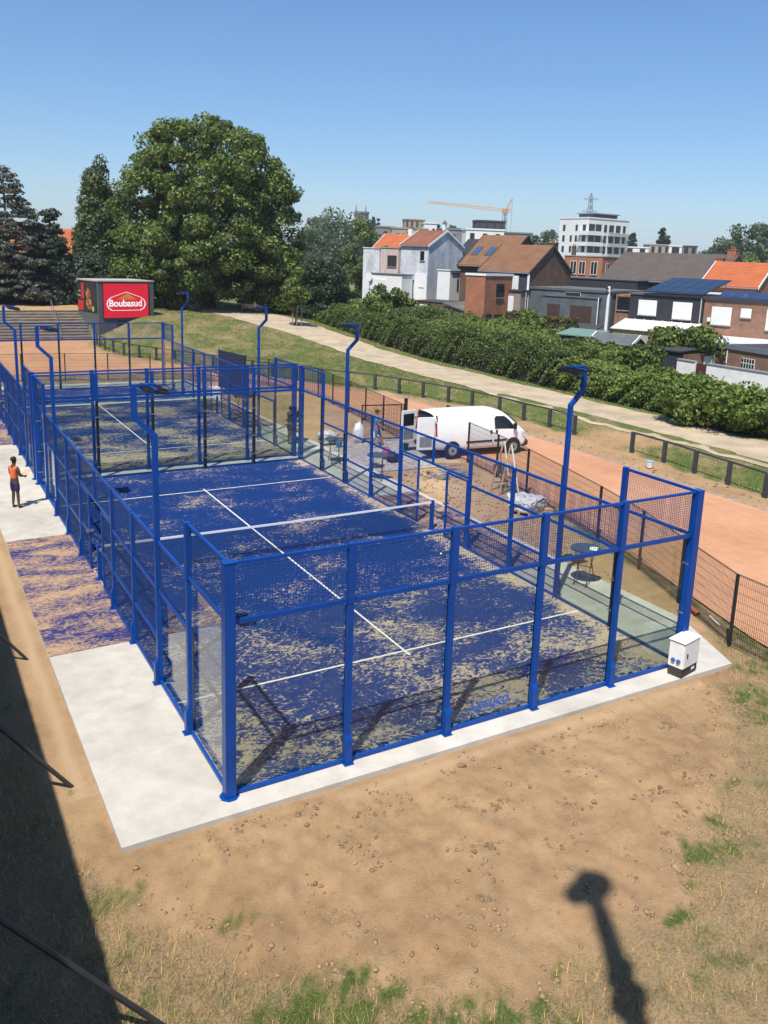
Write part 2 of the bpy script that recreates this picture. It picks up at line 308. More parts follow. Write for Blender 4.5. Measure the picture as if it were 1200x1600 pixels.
def masks(X, Y):
    n1 = fbm(X, Y, .16, 5, 3); n2 = fbm(X, Y, .5, 4, 7); n3 = fbm(X, Y, 1.6, 3, 11)
    d = pdist(DIRT, X, Y) + .10 * n2 + .07 * n3 + .05 * n1
    near = (Y < 12) & (X > -8) & (X < 18)
    dry = np.where(near, sst(.14, -.30, d) * (.86 + .14 * np.clip(n3, -1, 1)), 0.0)
    dry = np.maximum(dry, .75 * sst(-2.1, -2.9, X + .2 * n2) * sst(3, -1, Y))
    g = 0 * X
    for gx_, gy_, r, k in GREEN: g = np.maximum(g, k * 1.1 * np.exp(-(((X - gx_) / r) ** 2 + ((Y - gy_) / (r * .8)) ** 2) * .30))
    rim = np.exp(-((d + .12) / .13) ** 2) * near * (X > .2) * sst(.1, .9, n2 + .6 * n1) * .9
    grn = np.clip(np.maximum(g * np.clip(.62 + .42 * n3 + .3 * fbm(X, Y, 3.2, 3, 15), 0, 1.1), rim) + .30 * dry * sst(.0, 1, n1 + .5 * n2) * (Y < -2), 0, 1)
    strip = np.exp(-((X - (12.6 + .28 * Y - .004 * Y * Y)) / .4) ** 2) * (Y > -1.0) * (Y < 14) * sst(-.6, .5, n2 + .2); grn = np.maximum(grn, strip * .65); dry = np.maximum(dry, strip * .5)
    s = sdist(X, Y); bank = sst(-.5, .1, s + .25 * n2); far = (X > 17) | (Y > 43)
    grn = np.where(far, np.clip(bank * (.70 + .22 * n1 + .18 * n2) - .15 * sst(42, 60, Y) * (X < 27), 0, 1), grn)
    dry = np.where(far, bank, dry)
    bare = np.exp(-((Y - 18 - .8 * n2) / 2.2) ** 2) * sst(24.0, 25, X) * (X < 27.5); grn = grn * (1 - bare); dry = dry * (1 - .9 * bare)
    beyond = (Y > 41.5) & (Y < 47) & (X < 17); grn = np.where(beyond, .35 + .3 * n2, grn); dry = np.where(beyond, .5, dry)
    sand = np.exp(-((Y + .80 + .05 * n2) / .16) ** 2) * (X > 1.5) * (X < 10) * .7 + np.exp(-((X + 2.05 + .05 * n2) / .16) ** 2) * (Y > 1) * .9
    wet = np.exp(-(((X - 13.5) / 1.2) ** 2 + ((Y - 14.3) / 2.2) ** 2)) * 1.0; sand = np.maximum(sand, wet)
    return np.clip(dry, 0, 1), np.clip(grn, 0, 1), np.clip(sand, 0, 1)
dr, gn, sd = masks(X, Y)
ca = gm.color_attributes.new('gm', 'FLOAT_COLOR', 'POINT'); ca.data.foreach_set('color', np.stack([dr, gn, sd, np.ones_like(dr)], -1).astype(np.float32).ravel())
def ground_material():
    m, t, p = newmat('dirt_and_grass_ground'); p.inputs['Roughness'].default_value = .95; p.inputs['Specular IOR Level'].default_value = .1
    g = opos(t, True); a = t.nodes.new('ShaderNodeAttribute'); a.attribute_name = 'gm'; sp = t.nodes.new('ShaderNodeSeparateColor'); t.links.new(a.outputs['Color'], sp.inputs[0])
    n0 = noise(t, g, .45, 5, .6); n1 = noise(t, g, 3.5, 7, .68); n2 = noise(t, g, 26, 6, .7); n3 = noise(t, g, 90, 3, .6)
    d = ramp(t, n1, [(.3, (.27, .165, .082)), (.5, (.42, .27, .14)), (.72, (.54, .365, .20))])
    d = mixc(t, .55, d.outputs[0], ramp(t, n0, [(.35, (.30, .185, .098)), (.65, (.49, .325, .18))]).outputs[0])
    d = mixc(t, .8, d, ramp(t, n2, [(.25, .6), (.40, .93), (.62, 1.0)]).outputs[0], 'MULTIPLY')
    dg = ramp(t, n2, [(.3, (.13, .095, .05)), (.5, (.30, .215, .115)), (.72, (.42, .31, .17))])
    gg = ramp(t, n2, [(.3, (.035, .06, .014)), (.55, (.10, .14, .035)), (.75, (.20, .22, .07))])
    o = mixc(t, sp.outputs[2], d, (.52, .36, .215))
    o = mixc(t, sp.outputs[0], o, dg.outputs[0])
    ga = N(t, 'ShaderNodeMath', operation='MULTIPLY_ADD'); t.links.new(sp.outputs[1], ga.inputs[0]); ga.inputs[1].default_value = 1.0
    nn = N(t, 'ShaderNodeMath', operation='MULTIPLY_ADD'); t.links.new(n1, nn.inputs[0]); nn.inputs[1].default_value = 1.2; nn.inputs[2].default_value = -.6; t.links.new(nn.outputs[0], ga.inputs[2])
    gr = ramp(t, ga.outputs[0], [(.2, 0.0), (.75, .95)])
    o = mixc(t, gr.outputs[0], o, gg.outputs[0])
    t.links.new(o, p.inputs['Base Color']); ad = N(t, 'ShaderNodeMath', operation='ADD'); t.links.new(n2, ad.inputs[0]); t.links.new(n3, ad.inputs[1]); bump(t, p, ad.outputs[0], .8, .035); return m
tag(smooth(obj('ground', gm, ground_material())), kind='structure')

def sheet(name, poly, z, m, kind='structure', h=0, parent=None):
    bm = BM()
    if h: prism(bm, poly, z - h, z)
    else: bm.faces.new([bm.verts.new((x, y, z)) for x, y in poly])
    o = obj(name, bm, m, parent)
    if kind and not parent: tag(o, kind=kind)
    return o
# running track of red cinder
def trackmat():
    m, t, p = newmat('red_cinder'); p.inputs['Roughness'].default_value = .95; p.inputs['Specular IOR Level'].default_value = .1
    g = opos(t, True); a = noise(t, g, .25, 5, .6); b = noise(t, g, 2.5, 8, .7); c = noise(t, g, 50, 3)
    g2 = opos(t, True, (1, .12, 1)); st = noise(t, g2, 1.5, 5, .6)
    r = ramp(t, a, [(.3, (.47, .235, .13)), (.7, (.57, .31, .18))]); o = mixc(t, .5, r.outputs[0], ramp(t, b, [(.3, .72), (.6, 1.0)]).outputs[0], 'MULTIPLY')
    o = mixc(t, .35, o, ramp(t, st, [(.35, .75), (.6, 1.0)]).outputs[0], 'MULTIPLY'); o = mixc(t, .3, o, ramp(t, c, [(.3, .7), (.6, 1.0)]).outputs[0], 'MULTIPLY')
    t.links.new(o, p.inputs['Base Color']); bump(t, p, c, .3, .01); return m
tin = [(12.0, -30), (12.1, -3), (12.75, .2), (14.0, 4.4), (14.75, 7.2), (15.9, 12.2), (16.7, 17.2), (16.9, 22), (17.5, 30), (17.6, 36), (16.6, 41), (14, 45.2), (9, 47.2), (0, 47.8), (-40, 48)]
tout = [(-60, 68.6), (10.6, 68.6), (9.6, 62), (10.0, 57), (11.8, 53), (14.6, 48.6), (17.0, 44), (19.4, 39), (21.2, 34.6), (22.2, 31), (22.6, 26), (22.5, 12), (22.3, 4), (22.2, -30)]
sheet('running_track', tin + tout, -.02, trackmat())
bm = BM(); kp = [(x, y, -.01) for x, y in tout[3:]]; tube(bm, kp, .045, 4); tag(obj('track_edging', bm, mat('grey_concrete', (.42, .36, .30), .9, .2)), kind='structure')
# path
bm = BM(); pth = []
for y in np.concatenate([np.arange(-14, 60, 1.0), np.arange(60, 100, 1.5)]):
    c = 29.2 - 6.5 * max(0, (y - 56) / 34) ** 1.3; hw = 2.15 + .12 * math.sin(y * .7) + 1.2 * sst(52, 72, y)
    pth.append([(c - hw + .1 * math.sin(y * 2.3), y), (c - hw * .33, y), (c + hw * .33, y), (c + hw + .12 * math.sin(y * 1.9 + 1), y)])
vv = [[bm.verts.new((a, b, Tz(a, b) + .035)) for a, b in row] for row in pth]
for a, b in zip(vv, vv[1:]):
    for k in range(3): bm.faces.new((a[k], a[k + 1], b[k + 1], b[k]))
tag(smooth(obj('path', bm, mat('gravel_path', (.45, .36, .245), .95, .2, .8, glob=True, c2=(.34, .27, .185), bmp=.4))), kind='structure')
# concrete slabs and turf
slab = [(-1.82, -.5), (11.16, -.56), (12.05, 1.65), (12.05, 43), (-1.82, 43)]
sheet('concrete_pavement', slab, 0, CONC, h=.14)
def turf(oy):
    bm = BM(); n = 40
    V = [[bm.verts.new((10 * i / n, oy + 20 * j / (2 * n), .012)) for j in range(2 * n + 1)] for i in range(n + 1)]
    for i in range(n):
        for j in range(2 * n): bm.faces.new((V[i][j], V[i + 1][j], V[i + 1][j + 1], V[i][j + 1]))
    o = obj('artificial_turf', bm, TURF); o['kind'] = 'structure'
    a = o.data.attributes.new('sand', 'FLOAT', 'POINT')
    xs = np.array([v.co[:2] for v in o.data.vertices]); yy = xs[:, 1] - oy; xx = xs[:, 0]
    if oy < 5: s = .09 * np.exp(-((yy - .2) / 1.5) ** 2) + .03 * np.exp(-((yy - 3.0) / 2.2) ** 2) + .14 * np.exp(-((xx - 9.9) / .35) ** 2) + .05 * np.exp(-(xx / .5) ** 2) - .03 * sst(6, 12, yy)
    else: s = .04 - .03 * sst(10, 20, yy) + .10 * np.exp(-((yy - .2) / 3.0) ** 2)
    s = s - .035 + .02 * np.sin(xx * 1.3 + yy)
    a.data.foreach_set('value', s.astype(np.float32))
    LM = mat('sandy_white_line', (.70, .66, .58), .85, .15, 8, glob=True)
    for nm, (x0, x1, y0, y1) in dict(a=(0.02, 9.98, 3.03, 3.08), b=(0.02, 9.98, 16.92, 16.97), c=(4.975, 5.025, 2.83, 3.025), c2=(4.975, 5.025, 3.085, 16.915), d=(4.975, 5.025, 16.975, 17.15)).items():
        bm = BM(); box(bm, x0, x1, oy + y0, oy + y1, .014, .018); obj('court_line', bm, LM, o)
    for sx in ((-1.819, -.02), (10.02, 11.85)):
        y0, y1 = oy + 6.05, oy + 13.95
        if oy < 5: y1 = oy + 14.0
        sheet('sandy_turf_strip', [(sx[0], y0), (sx[1], y0 + .05), (sx[1], y1), (sx[0], y1 - .05)], .01, TURFM)
turf(0); OY2 = 20.85; turf(OY2)

# ------------------------------------------------------------------ the cage
HG, HM, HT = 1.95, 2.93, 3.9
def cage():
    root = thing('padel_court_cage', 'blue steel and glass padel court cage nearest the bare dirt', 'court cage')
    def rail(p0, p1, z, h=.06, d=.05):
        bm = BM(); a = Vector((*p0, 0)); b = Vector((*p1, 0)); D = (b - a).normalized(); n_ = Vector((-D.y, D.x, 0)) * d / 2
        faces(bm, [q + s * n_ + Vector((0, 0, z + k * h / 2)) for k in (-1, 1) for q, s in ((a, 1), (a, -1), (b, -1), (b, 1))], [(0, 1, 2, 3)[::-1], (4, 5, 6, 7), (0, 1, 5, 4), (1, 2, 6, 5), (2, 3, 7, 6), (3, 0, 4, 7)])
        return obj('rail', bm, BLUE, root)
    def gpane(p0, p1, z1, wallaxis, inn):
        bm = BM(); x0, x1 = sorted((p0[0], p1[0])); y0, y1 = sorted((p0[1], p1[1]))
        if wallaxis == 'x': box(bm, x0 + .02, x1 - .02, y0 - .006, y0 + .006, .05, z1 - .03)
        else: box(bm, x0 - .006, x0 + .006, y0 + .02, y1 - .02, .05, z1 - .03)
        obj('glass_panel', bm, GLASS, root)
        bm = BM(); x, y = p0                               # dark joint on the court side
        if wallaxis == 'x': box(bm, x - .045, x + .045, y + inn * .009, y + inn * .016, .05, z1 - .03)
        else: box(bm, x + inn * .009, x + inn * .016, y - .045, y + .045, .05, z1 - .03)
        obj('joint_seal', bm, SEAL, root)
        for zz in (.45, 1.2, 2.3)[: 3 if z1 > 2.5 else 2]:
            c = BM(); ox = 0 if wallaxis == 'x' else inn; oy = inn if wallaxis == 'x' else 0
            if wallaxis == 'x': box(c, x - .085, x + .085, y + min(inn * .017, inn * .03), y + max(inn * .017, inn * .03), zz - .018, zz + .018)
            else: box(c, x + min(inn * .017, inn * .03), x + max(inn * .017, inn * .03), y - .085, y + .085, zz - .018, zz + .018)
            obj('glass_clamp', c, STEEL, root)
    def mesh(p0, p1, z0, z1, name='mesh_panel', par=None): return obj(name, wires(p0, p1, z0, z1), BLUEW, par or root)
    def post(x, y, h, out, wide=.10):
        bm = BM(); ox, oy = out; d = .08; cx, cy = x + ox * .06, y + oy * .06
        wx, wy = (wide / 2, d / 2) if oy else (d / 2, wide / 2); box(bm, cx - wx, cx + wx, cy - wy, cy + wy, 0, h)
        if h > 3.5: k = 1.22; box(bm, cx - wx * k, cx + wx * k, cy - wy * k, cy + wy * k, HM - .04, h + .012)
        # foot with a slanted shoulder facing outwards
        s = wide / 2 + .012; a0 = .03; a1 = .12
        pr_ = [(a0, .012), (a0 + a1, .012), (a0 + a1, .42), (a0 + .075, .52), (a0, .52)]
        if oy: prism(bm, pr_, -s, s, lambda u, v, z: (x + z, y + oy * u, v))
        else: prism(bm, pr_, -s, s, lambda u, v, z: (x + ox * u, y + z, v))
        if oy: box(bm, x - .09, x + .09, min(y, y + oy * .19), max(y, y + oy * .19), .0, .012)
        else: box(bm, min(x, x + ox * .19), max(x, x + ox * .19), y - .09, y + .09, .0, .012)
        return obj('post', bm, BLUE, root)
    for cx in (0, 10):
        for cy in (0, 20):
            bm = BM(); ox = -1 if cx == 0 else 1; oy = -1 if cy == 0 else 1; x = cx + ox * .06; y = cy + oy * .06
            box(bm, x - .085, x + .085, y - .085, y + .085, 0, HT); box(bm, x - .095, x + .095, y - .095, y + .095, HT, HT + .012)
            prism(bm, [(x + .16 * math.cos(R(22.5 + 45 * k)), y + .16 * math.sin(R(22.5 + 45 * k))) for k in range(8)], .0, .015)
            obj('corner_post', bm, BLUE, root)
    for yy, oy in ((0, -1), (20, 1)):
        for i in range(5):
            a, b = (2 * i, yy), (2 * i + 2, yy); gpane(a, b, HM, 'x', -oy)
            f = yy + oy * .055
            for z, h in ((.04, .07), (HM, .08), (HT - .03, .05)): rail((2 * i + (.03 if i == 0 else .055), f), (2 * i + 2 - (.03 if i == 4 else .055), f), z, h)
            mesh((2 * i + .05, f), (2 * i + 1.95, f), HM + .05, HT - .06)
            if i: post(2 * i, yy, HT, (0, oy))
    for xx, ox in ((0, -1), (10, 1)):
        f = xx + ox * .055
        for y in (2, 6, 8, 12, 14, 18): post(xx, y, HT if y in (2, 18) else HM + .02, (ox, 0))
        for y0, kind in ((0, 4), (2, 3), (4, 0), (6, 0), (12, 0), (14, 0), (16, 3), (18, 4)):
            a, b = (f, y0 + (.03 if y0 == 0 else .055)), (f, y0 + 2 - (.03 if y0 == 18 else .055)); zz = [.04]
            if kind == 4: gpane((xx, y0), (xx, y0 + 2), HM, 'y', -ox); zz += [HM, HT - .03]; mesh(a, b, HM + .05, HT - .06)
            elif kind == 3: gpane((xx, y0), (xx, y0 + 2), HG, 'y', -ox); zz += [HG, HM]; mesh(a, b, HG + .05, HM - .04)
            else:
                zz += [.93, 1.95, HM]
                for z0, z1 in ((.08, .90), (.97, 1.91), (1.99, 2.89)): mesh(a, b, z0, z1)
            for z in zz: rail(a, b, z)
        # doorway bay
        rail((f, 8.06), (f, 11.94), 2.14); rail((f, 8.06), (f, 11.94), HM)
        bm = BM(); box(bm, f - .03, f + .03, 9.97, 10.03, 2.17, HM - .03); obj('short_post', bm, BLUE, root)
        mesh((f, 8.06), (f, 9.96), 2.19, 2.88); mesh((f, 10.04), (f, 11.94), 2.19, 2.88)
        for ya, yb in ((8.08, 9.2), (10.8, 11.92)):
            bm = BM(); jy = yb if ya < 9 else ya
            for y in (ya + .02, yb - .02): box(bm, f - .025, f + .025, y - .03, y + .03, .05, 2.08)
            for z in (.08, 1.0, 2.05): box(bm, f - .02, f + .02, ya + .05, yb - .05, z - .025, z + .025)
            dr_ = obj('door', bm, BLUE, root); mesh((f, ya + .05), (f, yb - .05), .12, .96, par=dr_); mesh((f, ya + .05), (f, yb - .05), 1.04, 2.01, par=dr_)
            bm = BM(); box(bm, f - .09, f + .09, jy - .03 - .02, jy - .0 + .02, 1.05, 1.11); obj('door_handle', bm, STEEL, dr_)
    return root
c1 = cage()
# blue lettering on the glass of one pane of the near wall
def text(s, size, m, parent, mw, name='lettering', ext=.004, off=0, shear=0, sp=1):
    cu = bpy.data.curves.new(name, 'FONT'); cu.body = s; cu.size = size; cu.extrude = ext; cu.offset = off; cu.align_x = 'CENTER'; cu.shear = shear; cu.space_character = sp
    to = bpy.data.objects.new(name, cu); col.objects.link(to); dg = bpy.context.evaluated_depsgraph_get(); me = bpy.data.meshes.new_from_object(to.evaluated_get(dg)); bpy.data.objects.remove(to)
    me.transform(mw); return obj(name, me, m, parent)
c2 = copy_tree(c1); c2.location.y = OY2; c2['label'] = 'farther blue padel court cage, behind the first one'; 
for c in (c1, c2): c['group'] = 'padel court cages'
DECAL = mat('blue_decal', (.03, .10, .42), .5, .08)
text('Lesuco', .30, DECAL, c1, Matrix.Translation((5.0, -.016, .26)) @ Matrix.Rotation(R(90), 4, 'X'), off=.008, shear=.2, sp=1.05, ext=.002)
bm = BM(); prism(bm, [(4.45, .17), (5.0, .205), (5.55, .27), (5.0, .18)], -.018, -.014, lambda x, y, z: (x, z, y)); obj('underline_swoosh', bm, DECAL, c1)

# ------------------------------------------------------------------ nets
def net():
    root = thing('padel_net', 'black padel net with white band across the nearer court', 'net', (0, 10, 0), group='padel court nets')
    for x in (-.0, 10.1):
        bm = BM(); box(bm, x - .05, x + .05, -.05, .05, .012, .95); box(bm, x - .12, x + .12, -.09, .09, .0, .012); obj('net_post', bm, BLUE, root)
    bm = wires((.05, 0), (10.05, 0), .06, .84, .042, .042, .0017); obj('net_mesh', bm, BLACKW, root)
    bm = BM()
    for i in range(20):
        x0 = .05 + .5 * i; z = lambda x: .86 + .03 * ((x - 5) / 5) ** 2
        faces(bm, [(x0, s, z(x0) + k) for s in (-.008, .008) for k in (-.03, .03)] + [(x0 + .5, s, z(x0 + .5) + k) for s in (-.008, .008) for k in (-.03, .03)], [(0, 1, 5, 4), (2, 6, 7, 3), (1, 3, 7, 5), (0, 4, 6, 2)])
    obj('net_band', bm, WHITE, root); return root
n1_ = net(); n2_ = copy_tree(n1_); n2_.location.y = 10 + OY2; n2_['label'] = 'net of the farther court, seen through two glass walls'
bm = BM(); blob(bm, (0, 0, 0), .034, 2, 0); tag(smooth(obj('tennis_ball', bm, mat('yellow_felt', (.6, .75, .1), .9), loc=(9.06, 7.84, .052))), 'small yellow green ball lying on the near court turf', 'ball')

# ------------------------------------------------------------------ floodlight poles
def pole():
    root = thing('floodlight_pole', 'x', 'floodlight', group='cranked blue floodlight poles')
    bm = BM(); pts = [(.06, 0), (.06, 5.0), (.42, 5.36), (.42, 5.93)]     # outwards is +x here
    prof = []
    for (x, z), hw in zip(pts, (.055,) * 4): prof.append((x, z, hw))
    def sec(x, z, dz): return [(x - .05, -.05, z - dz), (x + .05, -.05, z + dz), (x + .05, .05, z + dz), (x - .05, .05, z - dz)]
    rings = [[bm.verts.new(p) for p in sec(x, z, dz)] for (x, z), dz in zip(pts, (0, -.018, -.018, 0))]
    for a, b in zip(rings, rings[1:]):
        for k in range(4): bm.faces.new((a[k], a[(k + 1) % 4], b[(k + 1) % 4], b[k]))
    bm.faces.new(rings[0][::-1]); bm.faces.new(rings[-1]); prism(bm, [(.11, .012), (.17, .012), (.17, .42), (.12, .52), (.11, .52)], -.062, .062, lambda u, v, z: (u, z, v)); box(bm, .0, .2, -.09, .09, 0, .012)
    obj('pole', bm, BLUE, root)
    bm = BM(); box(bm, .02, .46, -.03, .03, 5.93, 5.97); box(bm, .08, .14, -.40, .40, 5.90, 5.93); obj('bracket', bm, BLUE, root)
    for s in (-1, 1):
        bm = BM(); box(bm, -.22, .20, -.17, .17, -.025, .03)
        for k in range(7): box(bm, -.20 + k * .055, -.185 + k * .055, -.14, .14, .03, .065)
        la = obj('floodlight', bm, BLACKM, root); la.location = (.08, s * .20, 5.86); la.rotation_euler = (0, R(-9), 0)
        bm = BM(); box(bm, -.2, .18, -.15, .15, -.031, -.026); obj('lens', bm, mat('lens_plastic', (.5, .5, .48), .2), la)
    return root
p0_ = pole(); first = True
WH = {(0, 4): 'left side of the near court, closest to the bare dirt', (10, 4): 'right side of the near court, nearest the white cabinet', (0, 16): 'left side of the near court, far half', (10, 16): 'right side of the near court, beyond the net',
      (0, 24.85): 'left side of the far court, near half', (10, 24.85): 'right side of the far court, near half', (0, 36.85): 'far left corner, seen before the terraces', (10, 36.85): 'right side of the far court, below the big tree'}
for (x, y), s in WH.items():
    o = p0_ if first else copy_tree(p0_); first = False
    o.location = (x, y, 0); o.rotation_euler.z = 0 if x else math.pi; o['label'] = 'blue floodlight pole, ' + s

# ------------------------------------------------------------------ black wire fence and gates beside the track
FP = [(11.9, -1.9), (11.97, .16), (12.85, 2.45), (13.72, 4.68), (14.47, 7.17), (15.08, 9.65), (15.66, 12.2), (16.15, 14.7), (16.5, 17.2)]
FP2 = [(16.1, 21.9), (16.35, 24.3), (16.7, 26.8), (17.0, 29.3), (17.25, 31.8), (17.5, 34.3), (17.2, 36.8), (16.3, 39.2), (14.6, 41.2), (12.4, 42.6), (9.9, 43.6), (7.4, 44.3), (4.9, 44.8), (2.4, 45.1), (-.1, 45.3), (-2.6, 45.3)]
def wirefence(pts, label, h=1.72):
    root = thing('wire_fence', label, 'fence', group='black welded wire fencing')
    for i, (x, y) in enumerate(pts):
        z = -.08; bm = BM(); box(bm, x - .03, x + .03, y - .03, y + .03, z - .2, z + h + .03); obj('fence_post', bm, BLACKM, root)
    for a, b in zip(pts, pts[1:]):
        bm = wires(a, b, 0, h - .05, .05, .2, .0028)
        for z in (.02, h - .07): wires(a, b, z, z + .03, 9, .03, .004, bm)
        o = obj('fence_panel', bm, BLACKW, root)
    return root
wirefence(FP, 'black welded wire fence between the near court and the red track')
wirefence(FP2, 'black welded wire fence curving round behind the far court')
def gate(x0, y0, ang, Lg, h, label):
    root = thing('wire_gate', label, 'gate', (x0, y0, 0), ang, 'black mesh gate leaves')
    bm = BM()
    for x in (.03, Lg - .03): box(bm, x - .025, x + .025, -.02, .02, .05, h)
    for z in (.08, h - .025): box(bm, .055, Lg - .055, -.02, .02, z - .025, z + .025)
    obj('gate_frame', bm, BLACKM, root); obj('mesh_panel', wires((.05, 0), (Lg - .05, 0), .1, h - .05, .05, .2, .0026), BLACKW, root)
    bm = BM(); box(bm, Lg - .12, Lg - .02, -.05, .05, .95, 1.1); tube(bm, [(Lg - .07, -.06, 1.03), (Lg - .25, -.06, 1.03)], .012); obj('gate_handle', bm, BLACKM, root)
gate(16.0, 21.95, R(168), 1.95, 1.68, 'black mesh gate leaf standing open behind the man in blue')
gate(15.0, 20.0, R(-14), 2.05, 1.5, 'black mesh gate leaf standing open in front of the white van doors')
for x, y, h, l in ((16.12, 21.8, 1.95, 'thick black gate post between the open gate and the van'), (17.1, 19.75, 1.9, 'thick black gate post in front of the van side')):
    bm = BM(); box(bm, x - .06, x + .06, y - .06, y + .06, -.1, h); box(bm, x - .07, x + .07, y - .07, y + .07, h, h + .02); tag(obj('gate_post', bm, BLACKM), l, 'gate post')

# ------------------------------------------------------------------ rail fences on the bank
def railfence(pts, label):
    root = thing('low_rail_fence', label, 'rail fence', group='low grey rail fences along the track')
    P_ = [Vector((x, y, Tz(x, y))) for x, y in pts]
    for i, p in enumerate(P_):
        d = (P_[min(i + 1, len(P_) - 1)] - P_[max(0, i - 1)]); d.z = 0; d.normalize(); n_ = Vector((-d.y, d.x, 0)); bm = BM()
        prism(bm, [(-.09, -.2), (.09, -.2), (.09, .98), (-.09, .98)], -.06, .06, lambda x, y, z: tuple(p + d * x + n_ * z + Vector((0, 0, y))))
        obj('fence_post', bm, CHAR2, root)
    for a, b in zip(P_, P_[1:]):
        bm = BM(); u = Vector((0, 0, .93)); d = (b - a).normalized(); off = Vector((-d.y, d.x, 0)) * .085; tube(bm, [a + u - off, b + u - off], .052, 4); obj('rail', bm, CHAR2, root)
CHAR2 = mat('dark_grey_recycled_plastic', (.05, .053, .06), .75, .25, 5)
def resample(pts, st):
    pts = [Vector(p) for p in pts]; out = [pts[0]]; left = st
    for a, b in zip(pts, pts[1:]):
        L = (b - a).length; pos = left
        while pos <= L: out.append(a + (b - a) * pos / L); pos += st
        left = pos - L
    return [tuple(p) for p in out]
railfence([(23.7, 4.3), (23.85, 6.3), (24.0, 8.24), (24.24, 10.13), (24.48, 12.02), (24.76, 13.96), (24.82, 15.94)], 'short low dark grey rail fence on the right, near the white bucket')
railfence([(25.04, 20.1), (25.13, 22.13), (24.95, 24.05), (24.85, 26.1), (24.6, 28.4)] + resample([(24.2, 30.3), (23.6, 32.2), (22.6, 35.5), (19.9, 39.6), (18.0, 42.6), (16.4, 46.6), (13.6, 52.2), (12.3, 54.8), (11.1, 57.8), (10.6, 62), (11.0, 67.3)], 2.0), 'long low dark grey rail fence curving behind the van to the scoreboard')

# ------------------------------------------------------------------ small things by the court
DT = mat('dark_table_top', (.06, .075, .10), .3, .15, 3)
def table():
    root = thing('bistro_table', 'folding standing table', 'table', group='folding standing tables beside the courts')
    bm = BM(); disc(bm, (0, 0, .96), .41, .03, 32); obj('table_top', bm, DT, root)
    bm = BM(); disc(bm, (0, 0, .948), .415, .012, 32); obj('rim', bm, STEEL, root)
    for k, (a, b) in enumerate((((-.26, -.20), (.30, -.20)), ((.26, -.17), (-.30, -.17)), ((-.26, .20), (.30, .20)), ((.26, .17), (-.30, .17)))):
        bm = BM(); tube(bm, [(a[0], a[1], .945), (b[0], b[1], .03)], .014, 6); tube(bm, [(b[0], b[1], .03), (b[0] * 1.1, b[1], 0)], .017, 6); obj('leg', bm, BLACKM, root)
    for s in (-1, 1):
        bm = BM(); tube(bm, [(s * .27, -.2, .06), (s * .27, .2, .06)], .009, 6); tube(bm, [(0, -.2, .47), (0, .2, .47)], .009, 6); obj('cross_bar', bm, BLACKM, root)
    return root
t0 = table()
for i, (x, y, a, l) in enumerate([(11.42, 4.45, .5, 'round standing table with a white paper on it, nearest the white cabinet'), (11.45, 16.0, 1.0, 'round dark standing table on the concrete, just before the red bag'), (11.15, 19.1, 1.3, 'round dark standing table between the first court cages corner and the red bag'),
                                  (11.2, 23.3, .3, 'round standing table beside the person in black'), (11.2, 30.2, .9, 'round standing table farthest away, beside the far court')]):
    o = t0 if i == 0 else copy_tree(t0); o.location = (x, y, 0); o.rotation_euler.z = a; o['label'] = l
bm = BM(); box(bm, -.15, .15, -.1, .1, 0, .004); pz = obj('paper_sheet', bm, WHITE, loc=(11.55, 4.3, .992)); pz.rotation_euler.z = .7; tag(pz, 'white sheets of paper lying on the nearest standing table', 'paper')
# cabinet
root = thing('electrical_cabinet', 'white electrical cabinet on a dark plinth at the court corner', 'cabinet', (9.62, .02 - .37, 0), R(0))
root.location = (9.83, -.34, 0); root.rotation_euler.z = R(12)
bm = BM(); box(bm, -.31, .31, -.17, .17, .20, .78); bevel(bm, .012); obj('cabinet_body', bm, WHITEP, root)
bm = BM(); box(bm, -.30, .30, -.16, .16, 0, .198); obj('plinth', bm, mat('dark_plinth', (.045, .04, .035), .8), root)
bm = BM(); box(bm, -.335, .335, -.195, .195, .781, .80); bevel(bm, .008); obj('cabinet_roof', bm, WHITEP, root)
bm = BM(); box(bm, -.29, .29, -.182, -.172, .22, .765); dd = obj('door', bm, WHITEP, root)
bm = BM(); box(bm, .0 - .2, -.17, -.20, -.183, .44, .53); obj('handle', bm, BLACKM, dd)
bm = BM(); box(bm, .08, .2, -.164, -.161, .09, .15); obj('sticker', bm, WHITE, root)
for y in (-.07, .05):
    bm = BM(); disc(bm, (-.345, y, .36), .045, .035, 16, 'x'); obj('socket', bm, mat('socket_blue', (.05, .12, .35), .5), root)
# pipe, bucket
def pipe(p0, p1, r, m, name, label, cat):
    bm = BM(); a, b = Vector(p0), Vector(p1); d = (b - a).normalized(); s = d.cross(Vector((0, 0, 1))).normalized(); u = s.cross(d); n = 16; R_ = []
    for q, rr in ((a, r), (b, r), (b, r * .88), (a, r * .88)): R_.append([bm.verts.new(q + (s * math.cos(2 * math.pi * k / n) + u * math.sin(2 * math.pi * k / n)) * rr) for k in range(n)])
    for i in range(4):
        A, B = R_[i], R_[(i + 1) % 4]
        for k in range(n): bm.faces.new((A[k], A[(k + 1) % n], B[(k + 1) % n], B[k]))
    return tag(obj(name, bm, m), label, cat)
pipe((12.95, 2.35, .0), (12.6, 1.6, -.0), .065, mat('orange_pvc', (.55, .16, .04), .5), 'drain_pipe', 'orange plastic drain pipe lying beside the slab at the wire fence', 'pipe')
pipe((12.85, 1.45, -.03), (12.6, .95, -.03), .03, WHITEP, 'offcut_pipe', 'short white pipe offcut on the grass beside the orange pipe', 'pipe')
root = thing('bucket', 'white bucket with blue trim on the dirt verge by the short rail fence', 'bucket', (23.3, 13.4, -.03))
bm = BM(); tube(bm, [(0, 0, 0), (0, 0, .26)], [.13, .17], 20); obj('bucket_body', bm, WHITEP, root); bm = BM(); disc(bm, (0, 0, .262), .18, .02, 20); obj('lid', bm, mat('blue_lid', (.3, .45, .6), .5), root)
